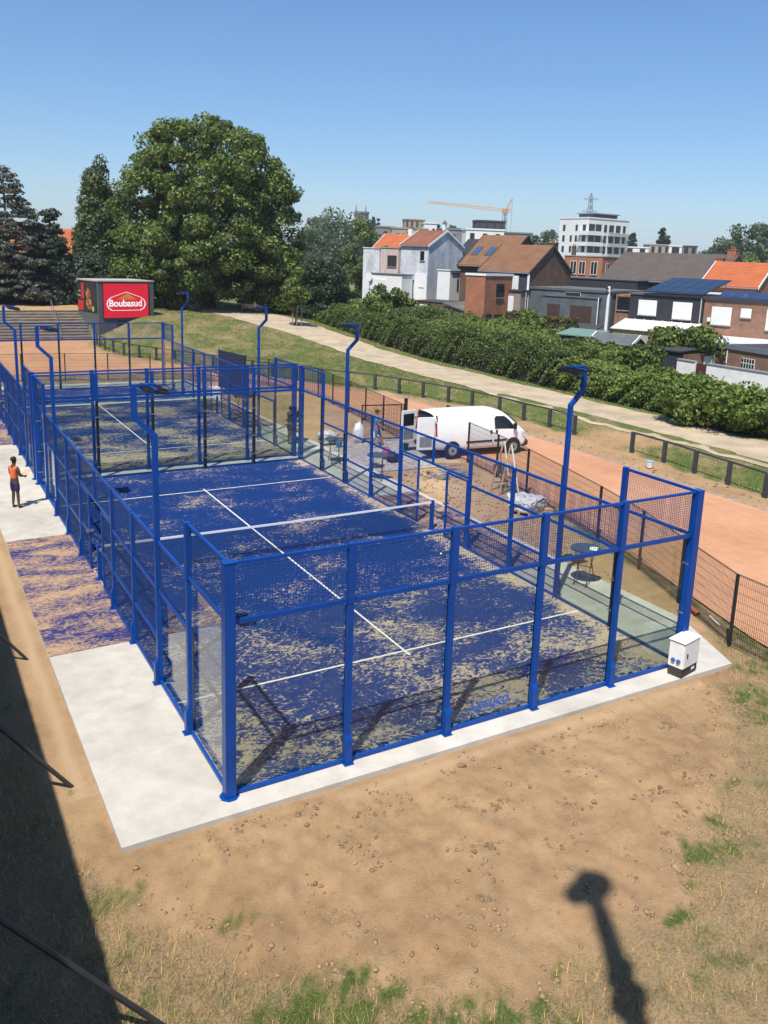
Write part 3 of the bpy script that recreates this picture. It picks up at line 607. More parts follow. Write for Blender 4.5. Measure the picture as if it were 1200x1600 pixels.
# pallets and wrapped stack
def pallet(root, lx, ly, z=0, rz=0):
    for i in range(6):
        bm = BM(); x = -lx / 2 + (lx - .1) * i / 5; box(bm, x, x + .1, -ly / 2, ly / 2, z + .12, z + .14); obj('deck_board', bm, PALE, root)
    for y in (-ly / 2 + .02, -.04, ly / 2 - .1):
        bm = BM(); box(bm, -lx / 2, lx / 2, y, y + .08, z + .0, z + .118); obj('runner', bm, PALE, root)
root = thing('wooden_pallet', 'pale wooden pallet under the plastic wrapped stack by the wire fence', 'pallet', (14.35, 10.5, -.06), R(25)); pallet(root, 1.3, .9)
def crumple(sx, sy, sz, j=.05, n=2):
    bm = BM(); bmesh.ops.create_cube(bm, size=1); bmesh.ops.subdivide_edges(bm, edges=bm.edges[:], cuts=6, use_grid_fill=True)
    for v in bm.verts:
        c = v.co; k = (1 - .25 * (abs(c.x) * 2) ** 4 * (c.z > 0)) ; v.co = Vector((c.x * sx, c.y * sy, (c.z + .5) * sz * k)) + Vector([random.uniform(-j, j) for _ in range(3)]) * (1 if c.z > -.4 else .3)
    return bm
WRAP = mat('plastic_wrap', (.62, .60, .60), .25, .25, 4)
o = obj('plastic_wrapped_stack', crumple(1.25, .85, .38, .05), WRAP, loc=(14.35, 10.5, .09)); o.rotation_euler.z = R(25); tag(o, 'stack of slabs under crumpled clear plastic on a wooden pallet', 'wrapped stack')
o = obj('plastic_sheet', crumple(1.0, .7, .22, .07), WRAP, loc=(14.75, 11.5, -.05)); o.rotation_euler.z = R(60); tag(o, 'crumpled plastic sheeting on the dirt behind the wrapped stack', 'plastic sheet')
bm = BM(); box(bm, -.55, .55, -.09, .09, 0, .06); o = obj('timber_plank', bm, PALE, loc=(15.35, 10.0, -.05)); o.rotation_euler.z = R(-50); tag(o, 'loose pale timber plank beside the wrapped stack', 'plank')
bm = BM(); box(bm, -.6, .6, -.25, .25, 0, .10); o = obj('timber_board', bm, PALE, loc=(15.45, 17.3, -.04)); o.rotation_euler.z = R(-25); tag(o, 'flat pale wooden board on the dirt in front of the van', 'board')
bm = BM(); box(bm, -.4, .4, -.3, .3, 0, .32); bevel(bm, .02); o = obj('cardboard_box', bm, mat('cardboard', (.36, .25, .15), .9), loc=(16.95, 15.2, -.03)); o.rotation_euler.z = R(10); tag(o, 'brown cardboard box on the track edge below the van', 'box')
# rack: two leaning A-frames of steel
root = thing('glass_trestle', 'tall A-shaped steel and timber trestle standing on the dirt by the fence', 'trestle', (15.1, 12.8, -.06), R(-10))
for y in (-.35, .35):
    for a, b, m_ in (((-.38, y, 0), (-.02, y * .8, 1.75), PALE), ((.42, y, 0), (.04, y * .8, 1.85), WHITE)):
        bm = BM(); tube(bm, [a, b], .032, 4); obj('upright', bm, m_, root)
    bm = BM(); tube(bm, [(-.3, y, .3), (.33, y, .3)], .022, 4); obj('cross_bar', bm, BLACKM, root)
for a, b in (((-.3, -.35, .35), (-.08, .3, 1.5)), ((-.3, -.35, 1.0), (-.2, .35, 1.0)), ((.3, -.35, .5), (.3, .35, .5))):
    bm = BM(); tube(bm, [a, b], .022, 4); obj('brace', bm, BLACKM, root)
# bags, bucket, rubble
def bag(x, y, z, sx, sy, sz, m_, name, label, cat, rz=0, j=.03):
    bm = BM(); bmesh.ops.create_icosphere(bm, subdivisions=3, radius=1)
    for v in bm.verts:
        c = v.co.copy(); k = 1 + .18 * math.sin(c.x * 5 + c.z * 4 + x) * math.sin(c.y * 6) + random.uniform(-j, j); v.co = Vector((c.x * sx * k, c.y * sy * k, max(0, (c.z * k + .92)) * sz * .52))
    root = thing(name, label, cat, (x, y, z), rz); smooth(obj('bag_body', bm, m_, root))
    bm = BM(); tube(bm, [(-sx * .3, 0, sz * .93), (-sx * .2, 0, sz * 1.1), (sx * .2, 0, sz * 1.1), (sx * .3, 0, sz * .93)], .018, 6); obj('strap', bm, m_, root); return root
bag(13.55, 18.95, -.05, .24, .2, .46, mat('red_nylon', (.50, .01, .03), .5), 'backpack', 'red backpack on the gravel next to the black backpack', 'backpack')
bag(13.5, 18.35, -.05, .26, .22, .42, mat('black_nylon', (.015, .015, .018), .6), 'backpack', 'black backpack on the gravel in front of the red one', 'backpack')
bag(14.6, 21.8, -.05, .3, .25, .62, WHITEP, 'rubble_sack', 'white sack on the ground at the feet of the man in blue, right side', 'sack')
bag(13.9, 22.2, -.05, .27, .25, .95, WHITEP, 'rubble_sack', 'tall white sack on the ground behind the man in blue', 'sack')
bag(12.9, 23.4, -.05, .5, .35, .42, WRAP, 'plastic_heap', 'heap of crumpled plastic and boxes left of the man in blue', 'plastic heap', j=.08)
bag(12.5, 22.4, -.05, .5, .3, .3, mat('grey_heap', (.3, .3, .32), .5, .4, 9), 'plastic_heap', 'smaller grey heap of packing waste beside the standing tables', 'plastic heap', j=.1)
for x, y, c, l in ((15.2, 20.2, (.02, .22, .25), 'teal bucket on the gravel inside the open gate'), (12.65, 21.7, (.03, .20, .5), 'small blue bucket beside the packing waste')):
    root = thing('bucket', l, 'bucket', (x, y, -.05)); bm = BM(); tube(bm, [(0, 0, 0), (0, 0, .28)], [.12, .16], 16); obj('bucket_body', bm, mat('plastic_%d' % int(x), c, .5), root)
    bm = BM(); tube(bm, [(-.16, 0, .27), (-.1, 0, .38), (.1, 0, .38), (.16, 0, .27)], .008, 5); obj('handle', bm, STEEL, root)
def scatter(name, pts, rs, m_, label, cat='rubble', sub=1, sq=(1, 1, .65)):
    base = bmesh.new(); bmesh.ops.create_icosphere(base, subdivisions=sub, radius=1); bv = np.array([v.co[:] for v in base.verts]); bf = np.array([[v.index for v in f.verts] for f in base.faces]); base.free()
    n = len(pts); V = bv[None] * (1 + rng.uniform(-.32, .32, (n, len(bv), 1))); s = rs[:, None, None] * rng.uniform(.7, 1.3, (n, 1, 3)) * np.array(sq); an = rng.uniform(0, 6.28, n); V = V * s
    cx = V[..., 0] * np.cos(an)[:, None] - V[..., 1] * np.sin(an)[:, None]; cy = V[..., 0] * np.sin(an)[:, None] + V[..., 1] * np.cos(an)[:, None]
    V = np.stack([cx, cy, V[..., 2]], -1) + pts[:, None] + np.array([0, 0, .35]) * rs[:, None, None]; F = (bf[None] + (np.arange(n) * len(bv))[:, None, None]).reshape(-1, 3)
    return tag(obj(name, npmesh(name, V.reshape(-1, 3), F), m_), label, cat, kind='stuff')
def ground_pts(x, y): return np.stack([x, y, T(x, y)], 1)
n = 160; x = rng.normal(14.7, .55, n); y = rng.normal(15.8, .35, n); scatter('broken_rubble', ground_pts(x, y), rng.uniform(.03, .11, n), mat('grey_rubble', (.30, .28, .27), .9, .5, 3, glob=True), 'heap of grey broken rubble on the dirt near the wooden board')
# gravel pad by the gate
sheet('gravel_pad', [(12.08, 17.2), (15.4, 16.9), (16.3, 18.6), (16.2, 22.6), (12.08, 23.4)], -.045, mat('light_gravel', (.42, .38, .35), .95, .3, 5, glob=True, bmp=.5))
# dark screen by the far court
root = thing('screen_panel', 'dark blue fabric screen panel standing beside the far court', 'screen', (12.9, 36.6, -.08), R(-81))
bm = BM(); box(bm, -1.6, 1.6, -.015, .015, .3, 2.55); obj('screen_fabric', bm, mat('dark_blue_fabric', (.012, .022, .06), .7, .2), root)
for x in (-1.6, 0, 1.6): bm = BM(); box(bm, x - .03, x + .03, .02, .07, 0, 2.6); obj('screen_post', bm, BLACKM, root)
bm = BM(); box(bm, -.35, .35, -.25, .25, 0, .7); bevel(bm, .02); tag(obj('equipment_box', bm, WHITEP, loc=(11.3, 35.2, 0)), 'white box on the concrete beside the far court screen', 'box')

# ------------------------------------------------------------------ people
def skin(name, J, E, m_, parent, sub=2):
    me = bpy.data.meshes.new(name); keys = list(J); me.from_pydata([J[k][0] for k in keys], [(keys.index(a), keys.index(b)) for a, b in E], [])
    o = bpy.data.objects.new(name, me); col.objects.link(o); o.modifiers.new('s', 'SKIN'); o.modifiers.new('u', 'SUBSURF').levels = sub
    for i, k in enumerate(keys):
        r = J[k][1]; r = r if isinstance(r, tuple) else (r, r); me.skin_vertices[0].data[i].radius = r; me.skin_vertices[0].data[i].use_root = (i == 0)
    dg = bpy.context.evaluated_depsgraph_get(); m2 = bpy.data.meshes.new_from_object(o.evaluated_get(dg)); bpy.data.objects.remove(o); o = obj(name, m2, m_, parent); return smooth(o)
def person(label, loc, rz, P, skinm, topm, botm, shoem, hairm, sleeves=True, long_legs=False, cap=None, hand_curl=.35, sc=1.0, long_sleeves=False):
    """faces +Y; P holds elbows, wrists, knees, ankles"""
    root = thing('person', label, 'person', loc, rz); root.scale = (sc,) * 3
    V = Vector; J = dict(pel=(V((0, 0, .95)), (.135, .10)), bel=(V((0, .01, 1.10)), (.125, .09)), ch=(V((0, .0, 1.28)), (.15, .105)), nk=(V((0, -.005, 1.45)), .058), nk2=(V((0, .015, 1.51)), .055))
    E = [('pel', 'bel'), ('bel', 'ch'), ('ch', 'nk'), ('nk', 'nk2')]
    hd = V((0, .03, 1.60)); body = dict(J)
    body['h1'] = (V((0, .03, 1.57)), (.07, .08)); body['h2'] = (V((0, .025, 1.65)), (.078, .092)); body['h3'] = (V((0, .015, 1.70)), (.06, .075)); Eb = E + [('nk2', 'h1'), ('h1', 'h2'), ('h2', 'h3')]
    for s, k in ((-1, 'l'), (1, 'r')):
        sh = V((s * .185, 0, 1.40)); el, wr, kn, an = (V(P[k + q]) for q in ('e', 'w', 'k', 'a')); hp = V((s * .09, 0, .90))
        body.update({k + 'c': (V((s * .12, 0, 1.38)), .07), k + 's': (sh, .062), k + 'e': (el, .043), k + 'f': (el.lerp(wr, .3), .042), k + 'w': (wr, .027), k + 'h': (hp, .092), k + 't': (hp.lerp(kn, .5), .075), k + 'k': (kn, .055), k + 'q': (kn.lerp(an, .3), .056), k + 'a': (an, .036), k + 'o': (an + V((0, .06, -.05)), .035), k + 'p': (an + V((0, .15, -.06)), .03)})
        Eb += [('ch', k + 'c'), (k + 'c', k + 's'), (k + 's', k + 'e'), (k + 'e', k + 'f'), (k + 'f', k + 'w'), ('pel', k + 'h'), (k + 'h', k + 't'), (k + 't', k + 'k'), (k + 'k', k + 'q'), (k + 'q', k + 'a'), (k + 'a', k + 'o'), (k + 'o', k + 'p')]
        d = (wr - el).normalized(); side = d.cross(V((0, 1, 0))); side = (side if side.length > .3 else d.cross(V((0, 0, 1)))).normalized(); pn = d.cross(side)
        pc = wr + d * .05; body[k + 'g'] = (pc, (.034, .020)); Eb.append((k + 'w', k + 'g'))
        for q, (off, ln) in enumerate(((-.030, .07), (-.010, .082), (.010, .077), (.028, .062))):
            b = pc + d * .035 + side * off; m1 = b + (d - pn * hand_curl).normalized() * ln * .55; tp = m1 + (d - pn * hand_curl * 2.5).normalized() * ln * .45
            body[k + 'n%da' % q] = (b, .010); body[k + 'n%db' % q] = (m1, .009); body[k + 'n%dc' % q] = (tp, .007); Eb += [(k + 'g', k + 'n%da' % q), (k + 'n%da' % q, k + 'n%db' % q), (k + 'n%db' % q, k + 'n%dc' % q)]
        b = wr + d * .035 + side * .035; body[k + 'ta'] = (b, .011); body[k + 'tb'] = (b + (d + side * .8 - pn * .3).normalized() * .05, .009); Eb += [(k + 'g', k + 'ta'), (k + 'ta', k + 'tb')]
    bo = skin('body', body, Eb, skinm, root, 1)
    # face and ears, joined into the body mesh
    bm = BM(); bm.from_mesh(bo.data); blob(bm, (0, .122, 1.615), .014, 1, 0, (.8, 1, 1.2))
    for s in (-1, 1): blob(bm, (s * .078, .02, 1.62), .022, 1, 0, (.5, .8, 1.2))
    bm.to_mesh(bo.data); bm.free(); smooth(bo)
    for s in (-1, 1): bm = BM(); blob(bm, (s * .03, .108, 1.64), .009, 1, 0); obj('eye', bm, BLACKM, root)
    bm = BM(); box(bm, -.022, .022, .108, .114, 1.572, 1.578); obj('mouth', bm, mat('lip', (.25, .08, .06), .6), root)
    bm = BM(); bmesh.ops.create_icosphere(bm, subdivisions=3, radius=1)
    for v in bm.verts:
        c = v.co.copy(); k = 1 + random.uniform(-.02, .03); v.co = V((c.x * .092 * k, c.y * .106 * k + .012, max(c.z, -.35 if c.y < .2 else .25) * .098 * k + 1.665))
    smooth(obj('hair' if not cap else 'cap', bm, cap or hairm, root))
    if cap: bm = BM(); prism(bm, [(-.07, .08), (.07, .08), (.06, .19), (0, .21), (-.06, .19)], 1.675, 1.69); obj('cap_brim', bm, cap, root)
    sk = lambda n_, ks, es, g, m_: skin(n_, {q: (body[q][0], tuple(r + g for r in (body[q][1] if isinstance(body[q][1], tuple) else (body[q][1],) * 2))) for q in ks}, es, m_, root, 2)
    ks = ['pel', 'bel', 'ch', 'nk', 'lc', 'rc', 'ls', 'rs']; es = [('pel', 'bel'), ('bel', 'ch'), ('ch', 'nk'), ('ch', 'lc'), ('ch', 'rc'), ('lc', 'ls'), ('rc', 'rs')]
    if sleeves:
        for k in 'lr':
            body[k + 'm'] = (body[k + 's'][0].lerp(body[k + 'e'][0], .6), .055); ks.append(k + 'm'); es.append((k + 's', k + 'm'))
            if long_sleeves: ks += [k + 'e', k + 'w']; es += [(k + 'm', k + 'e'), (k + 'e', k + 'w')]
    sk('shirt', ks, es, .014, topm)
    body['b2'] = (V((0, 0, 1.0)), (.135, .10)); kb = ['pel', 'b2']; eb = [('pel', 'b2')]
    for k in 'lr':
        body[k + 'z'] = (body[k + 't'][0].lerp(body[k + 'k'][0], .75), .062); kb += [k + 'h', k + 't', k + 'z']; eb += [('pel', k + 'h'), (k + 'h', k + 't'), (k + 't', k + 'z')]
        if long_legs: kb += [k + 'k', k + 'a']; eb += [(k + 'z', k + 'k'), (k + 'k', k + 'a')]
    sk('trousers' if long_legs else 'shorts', kb, eb, .02, botm)
    for k in 'lr':
        a = body[k + 'a'][0]; skin('shoe', dict(a=(a + V((0, -.02, -.045)), .045), b=(a + V((0, .07, -.055)), (.048, .034)), c=(a + V((0, .16, -.06)), (.04, .028))), [('a', 'b'), ('b', 'c')], shoem, root, 1)
    return root
DSK = mat('dark_skin', (.10, .045, .025), .5, .05); MSK = mat('tan_skin', (.30, .16, .10), .5, .05); HAIR = mat('black_hair', (.01, .008, .007), .8)
ST = dict(lk=(-.10, .02, .50), la=(-.11, -.01, .09), rk=(.10, .03, .50), ra=(.12, .03, .09))
person('man in an orange sleeveless shirt and purple shorts standing on the left slab', (-1.15, 17.35, 0), R(-58), dict(ST, le=(-.25, .04, 1.13), lw=(-.12, .27, 1.06), re=(.25, .04, 1.13), rw=(.14, .27, 1.06)), DSK, mat('orange_vest', (.75, .17, .05), .7), mat('purple_shorts', (.035, .02, .09), .8), mat('black_shoe', (.01, .01, .012), .6), HAIR, sleeves=False, hand_curl=.8, sc=.97)
bm = BM(); box(bm, -.13, .13, -.003, .003, -.1, .1); o = obj('orange_folder', bm, mat('salmon_card', (.75, .38, .25), .8), loc=(-.73, 17.6, 1.12)); o.rotation_euler = (R(-55), 0, R(-58)); tag(o, 'salmon orange folder held by the man in orange', 'folder')
person('man in a cap, blue T-shirt and denim shorts walking inside the gate', (14.15, 21.0, -.05), R(-125), dict(lk=(-.10, .20, .52), la=(-.10, .26, .10), rk=(.10, .0, .50), ra=(.10, -.28, .16), le=(-.24, -.12, 1.14), lw=(-.26, -.06, .88), re=(.25, .10, 1.13), rw=(.24, .30, 1.02)), MSK, mat('blue_tshirt', (.05, .30, .72), .8), mat('denim', (.10, .17, .32), .85), mat('grey_shoe', (.3, .3, .32), .7), HAIR, cap=mat('navy_cap', (.015, .018, .03), .8))
person('person in black clothes raising both hands, seen through the glass walls', (10.75, 22.75, 0), R(-75), dict(ST, le=(-.26, .18, 1.26), lw=(-.10, .30, 1.50), re=(.26, .18, 1.26), rw=(.10, .32, 1.50)), MSK, mat('black_shirt', (.012, .012, .014), .8), mat('black_trousers', (.012, .012, .016), .8), mat('black_shoe', (.01, .01, .012), .6), HAIR, long_legs=True, long_sleeves=True)

# ------------------------------------------------------------------ van
def van():
    root = thing('delivery_van', 'white panel van with its rear doors open on the red track', 'van', (15.42, 18.98, -.02), math.atan2(-.26, 3.1))
    W_ = mat('van_white', (.78, .79, .80), .22, .03, .8, spec=.6); BK = mat('black_rubber', (.015, .015, .017), .7)
    # stations: x, sill z, belt z, roof z, half width at sill/belt/roof
    st = [(.02, .34, 1.05, 1.90, .92, .94, .80), (.5, .30, 1.08, 1.95, .94, .95, .80), (1.6, .28, 1.08, 1.97, .95, .96, .80), (2.9, .28, 1.08, 1.97, .95, .96, .80), (3.35, .28, 1.06, 1.95, .95, .96, .77), (3.65, .28, 1.05, 1.84, .95, .95, .73), (4.05, .28, 1.04, 1.50, .95, .94, .74), (4.38, .28, 1.02, 1.18, .93, .91, .80), (4.62, .28, .94, 1.02, .88, .86, .74), (4.80, .30, .72, .80, .76, .74, .66)]
    bm = BM(); rings = []
    for x, zs, zb, zr, ws, wb, wr in st:
        half = [(0, zs), (ws * .9, zs), (ws, zs + .12), (wb + .005, (zs + zb) / 2 + .1), (wb, zb), (wb * .45 + wr * .55, zb + (zr - zb) * .62), (wr, zr - (zr - zb) * .13), (wr - .12, zr - .02), (0, zr + .02)]
        rings.append([bm.verts.new((x, s * y, z)) for s, rng_ in ((-1, half), (1, half[::-1][1:-1])) for y, z in rng_])
    for a, b in zip(rings, rings[1:]):
        for k in range(len(a)): bm.faces.new((a[k], a[(k + 1) % len(a)], b[(k + 1) % len(a)], b[k]))
    bm.faces.new(rings[-1])
    o = obj('van_body', bm, W_, root); m_ = o.modifiers.new('s', 'SUBSURF'); m_.levels = m_.render_levels = 2
    for e in o.data.edges: pass
    smooth(o)
    bm = BM(); box(bm, .10, .14, -.86, .86, .36, 1.86); obj('cargo_shade_panel', bm, mat('cargo_shade', (.03, .03, .032), .8), root)  # dark sheet across the rear opening stands in for shade in the cargo space
    def ypos(x, z, s): # side surface
        for A, B in zip(st, st[1:]):
            if A[0] <= x <= B[0]:
                t_ = (x - A[0]) / (B[0] - A[0]); zs, zb, zr, ws, wb, wr = [A[i] + (B[i] - A[i]) * t_ for i in range(1, 7)]; break
        if z <= zb: y = wb
        else: y = np.interp(z, [zb, zb + (zr - zb) * .62, zr - (zr - zb) * .13], [wb, wb * .45 + wr * .55, wr])
        return s * (y + .004)
    def panel(name, pts, m2, s, out=.006, th=.012, par=None):
        bm = BM(); a = [bm.verts.new((x, ypos(x, z, s) + s * out, z)) for x, z in pts]; b = [bm.verts.new((x, ypos(x, z, s) - s * th, z)) for x, z in pts]; n_ = len(a)
        bm.faces.new(a); bm.faces.new(b[::-1])
        for k in range(n_): bm.faces.new((a[k], b[k], b[(k + 1) % n_], a[(k + 1) % n_]))
        bmesh.ops.recalc_face_normals(bm, faces=bm.faces[:]); return obj(name, bm, m2, par or root)
    for s in (-1, 1):
        panel('side_window', [(2.98, 1.18), (3.95, 1.14), (4.03, 1.22), (3.75, 1.52), (3.5, 1.70), (3.05, 1.72), (2.96, 1.62)], WINGLASS, s, .008)
        for x0, x1 in ((2.88, 2.895), (1.62, 1.632)):
            panel('door_seam', [(x0, .42), (x1, .42), (x1, 1.78), (x0, 1.78)], BK, s, .003)
        panel('rub_strip', [(1.55, .62), (2.85, .62), (2.85, .70), (1.55, .70)], BK, s, .012)
        panel('rub_strip', [(2.95, .62), (3.6, .62), (3.6, .70), (2.95, .70)], BK, s, .012)
        for hx in (2.74, 3.02): panel('door_handle', [(hx, .98), (hx + .09, .98), (hx + .09, 1.12), (hx, 1.12)], BK, s, .02)
        bm = BM(); bevel(box(bm, 3.88, 4.02, min(s * .97, s * 1.13), max(s * .97, s * 1.13), 1.12, 1.40), .03); obj('mirror', bm, BK, root)
        bm = BM(); prism(bm, [(4.35, .75), (4.62, .72), (4.70, .84), (4.48, .98), (4.30, .98)], s * .70, s * .90, lambda x, y, z: (x, z, y)); obj('headlight', bm, mat('headlight_lens', (.6, .62, .65), .1), root)
        panel('rear_light', [(.04, 1.0), (.12, 1.0), (.12, 1.55), (.04, 1.55)], mat('red_lens', (.4, .02, .02), .2), s, .01)
        for wx in (.87, 3.95):
            bm = BM(); disc(bm, (wx, s * .965 - .012, .36), .385, .024, 28, 'y'); obj('wheel_arch', bm, BK, root)
            bm = BM(); disc(bm, (wx, (.78 if s > 0 else -1.0), .325), .325, .22, 28, 'y'); wo = obj('wheel', bm, BK, root)
            bm = BM(); disc(bm, (wx, s * 1.002 - .006, .325), .20, .012, 24, 'y'); ri = obj('rim', bm, mat('grey_hubcap', (.35, .35, .36), .4), wo)
            bm = BM(); disc(bm, (wx, s * 1.01 - .006, .325), .06, .014, 12, 'y'); obj('hub', bm, BK, wo)
    # windscreen, bumper
    bm = BM(); faces(bm, [(3.66, -.62, 1.835), (3.66, .62, 1.835), (4.22, .78, 1.37), (4.22, -.78, 1.37), (3.66, -.62, 1.80), (3.66, .62, 1.80), (4.22, .78, 1.33), (4.22, -.78, 1.33)], [(0, 1, 2, 3), (0, 3, 7, 4), (1, 5, 6, 2), (4, 7, 6, 5)]); obj('windscreen', bm, WINGLASS, root)
    bm = BM(); bevel(box(bm, 4.45, 4.84, -.86, .86, .28, .58), .06, 3); obj('front_bumper', bm, mat('dark_bumper', (.04, .04, .043), .7), root)
    bm = BM(); bevel(box(bm, -.06, .14, -.90, .90, .30, .50), .03); obj('rear_bumper', bm, mat('dark_bumper', (.04, .04, .043), .7), root)
    for s, ang in ((-1, -4), (1, -62)):
        h = thing_child = bpy.data.objects.new('rear_door', None); col.objects.link(h); h.parent = root; h.location = (.0, s * .90, 0); h.rotation_euler.z = R(ang) * (1 if s > 0 else 1)
        bpy.data.objects.remove(h)
        bm = BM(); bevel(box(bm, -.80, 0, -.025, .025, .42, 1.84), .02)
        d_ = obj('rear_door', bm, W_, root); d_.location = (-.01, s * .93, 0); d_.rotation_euler.z = R(-6 if s < 0 else 14)
        bm = BM(); box(bm, -.70, -.1, -.032, -.026, 1.15, 1.68); obj('door_window' if s > 0 else 'inner_trim', bm, WINGLASS if s > 0 else WHITEP, d_)
        bm = BM(); box(bm, -.68, -.12, -.032, -.026, .55, 1.0); obj('door_trim', bm, mat('grey_trim', (.25, .25, .26), .7), d_)
van()

# ------------------------------------------------------------------ scoreboard building, terraces
GREYW = mat('grey_rendered_wall', (.085, .09, .10), .8, .1, 1)
SB = thing('scoreboard_building', 'dark grey block building with a red screen, standing by the terraces', 'building', (11.85, 69.1, -.1), math.atan2(.245, .97))
bm = BM(); box(bm, 0, 5.5, 0, 4.2, 0, 5.25); obj('wall', bm, GREYW, SB)
bm = BM(); box(bm, -.06, 5.56, -.06, 4.26, 5.252, 5.36); obj('roof', bm, mat('pale_roof_edge', (.4, .38, .34), .9), SB)
bm = BM(); box(bm, .42, 4.92, -.10, -.004, 1.93, 5.12); scf = obj('screen', bm, mat('screen_casing', (.10, .0, .01), .6), SB)
bm = BM(); box(bm, .47, 4.87, -.108, -.102, 1.98, 5.07); obj('screen_face', bm, mat('screen_red', (.62, .008, .03), .5, .02, emit=.28), scf)
SW = mat('screen_white', (.8, .8, .8), .5, .02, emit=.3)
bm = BM(); P_ = [(-1.95, -.15), (-1.85, .22), (-1.5, .50), (0, 1.0), (1.5, .50), (1.85, .22), (1.95, -.15), (1.80, -.5), (1.45, -.72), (-1.45, -.72), (-1.80, -.5)]
P2 = [Vector(p) for p in P_]; P2 = [P2[0]] + P2[1:]
inn = [p * .945 + Vector((0, .01)) for p in P2]; n = len(P2)
for k in range(n):
    a, b, c, d = P2[k], P2[(k + 1) % n], inn[(k + 1) % n], inn[k]; prism(bm, [tuple(a), tuple(b), tuple(c), tuple(d)], -.116, -.109, lambda x, y, z: (2.67 + x, z, 3.35 + y))
obj('emblem_outline', bm, SW, scf)
text('Boubasud', .86, SW, scf, Matrix.Translation((2.60, -.112, 3.02)) @ Matrix.Rotation(R(90), 4, 'X'), off=.022, ext=.003, sp=.97)
for k in range(11):
    bm = BM(); x0 = -.95 + k * .19; yt = .80 - abs(k * .19 - .95) * .33; xt = x0 * .45 + .08; prism(bm, [(x0, .20), (x0 + .07, .20), (xt + .06, yt), (xt, yt)], -.116, -.109, lambda x, y, z: (2.67 + x, z, 3.42 + y))
    obj('field_stripe', bm, mat('screen_lime', (.30, .42, .02), .5, .02, emit=.25) if k % 2 else mat('screen_orange', (.65, .22, .02), .5, .02, emit=.25), scf)
bm = BM(); box(bm, 1.75, 2.75, -.02, .0, .98, 1.72); ho = obj('hatch', bm, mat('dark_hatch', (.006, .006, .008), .5), SB)
bm = BM()
for k in range(4): box(bm, 1.85 + k * .25, 1.88 + k * .25, -.035, -.021, .98, 1.72)
obj('grille', bm, CHAR, ho)
bm = BM(); box(bm, -.05, -.004, .25, 4.1, 2.45, 5.15); po = obj('poster', bm, mat('dark_poster', (.03, .028, .03), .5, .5, .9), SB)
bm = BM(); box(bm, -.06, -.052, 2.9, 4.0, 2.5, 3.4); box(bm, -.06, -.052, 2.75, 3.3, 3.6, 5.0); obj('poster_panel', bm, mat('poster_red', (.5, .02, .02), .5), po)
text('SNACK', .38, SW, po, Matrix.Translation((-.062, 4.65, 3.0)) @ Matrix.Rotation(R(-90), 4, 'Z') @ Matrix.Rotation(R(90), 4, 'X'), off=.01, ext=.002) if False else None
bm = BM(); disc(bm, (-.06, 1.9, 4.1), .48, .008, 24, 'x'); disc(bm, (-.06, 1.8, 3.2), .55, .006, 24, 'x'); obj('food_picture', bm, mat('poster_food', (.55, .22, .06), .5, .6, 2.5), po)
bm = BM(); disc(bm, (-.06, 1.0, 2.75), .26, .008, 16, 'x'); box(bm, -.06, -.052, 3.45, 4.0, 3.8, 3.9); box(bm, -.06, -.052, 3.45, 3.95, 4.2, 4.3); obj('poster_greens', bm, mat('poster_lime', (.4, .5, .1), .5, .3, 4), po)
root = thing('spectator_terrace', 'stepped concrete and timber terrace beyond the far end of the track', 'terrace', (0, 0, 0))
for k in range(10):
    bm = BM(); y0 = 69.0 + k * .52; z1 = .22 * (k + 1)
    box(bm, -40, 11.2 if k < 5 else 11.4, y0, 74.5, z1 - .30 if k else -.3, z1 - .004 * 0); obj('step', bm, mat('terrace_concrete', (.30, .26, .20), .95, .25, 1.2, glob=True, bmp=.3), root)
    bm = BM(); box(bm, -40, 11.15, y0 - .03, y0 + .28, z1 + .003, z1 + .07); obj('bench_board', bm, mat('terrace_timber', (.36, .28, .19), .9, .3, 2, glob=True, stretch=(1, 4, 4)), root)
for x in (-12, -4, 4.0, 8.5):
    bm = BM(); tube(bm, [(x, 68.9, 1.0), (x + .1, 74.3, 3.2)], .03, 6)
    for t_ in (0, .5, 1): tube(bm, [(x + .1 * t_, 68.9 + 5.4 * t_, 2.2 * t_ - .1), (x + .1 * t_, 68.9 + 5.4 * t_, 1.0 + 2.2 * t_)], .03, 6)
    obj('handrail', bm, STEEL, root) if x in (8.5,) else bm.free()
for i, (x, y, h) in enumerate([(9.6, 45.6, 1.9), (7.0, 46.4, 1.9)][:0]): pass
bm = BM(); box(bm, -45, 11.5, 84.0, 84.2, 2.0, 4.3); tag(obj('boundary_wall', bm, mat('dark_boundary', (.03, .028, .026), .9, .4, 1)), 'long dark wall under the trees behind the terraces', 'wall')  # the wall colour itself is near-black
# bench and staked young tree on the grass
def bench(x, y):
    z = Tz(x, y); root = thing('park_bench', 'grey slatted bench on the grass under the edge of the big tree', 'bench', (x, y, z), R(150))
    bm = BM(); [box(bm, -.9, .9, -.25 + k * .13, -.15 + k * .13, .42, .46) for k in range(4)]; obj('seat', bm, WOODG, root)
    bm = BM(); [box(bm, -.9, .9, .27, .30, .55 + k * .14, .66 + k * .14) for k in range(3)]; obj('backrest', bm, WOODG, root)
    for s in (-1, 1): bm = BM(); box(bm, s * .7 - .04, s * .7 + .04, -.22, .34, 0, .415); box(bm, s * .7 - .04, s * .7 + .04, .305, .36, .42, .98); obj('leg', bm, CHAR, root)
bench(27.6, 72.5)

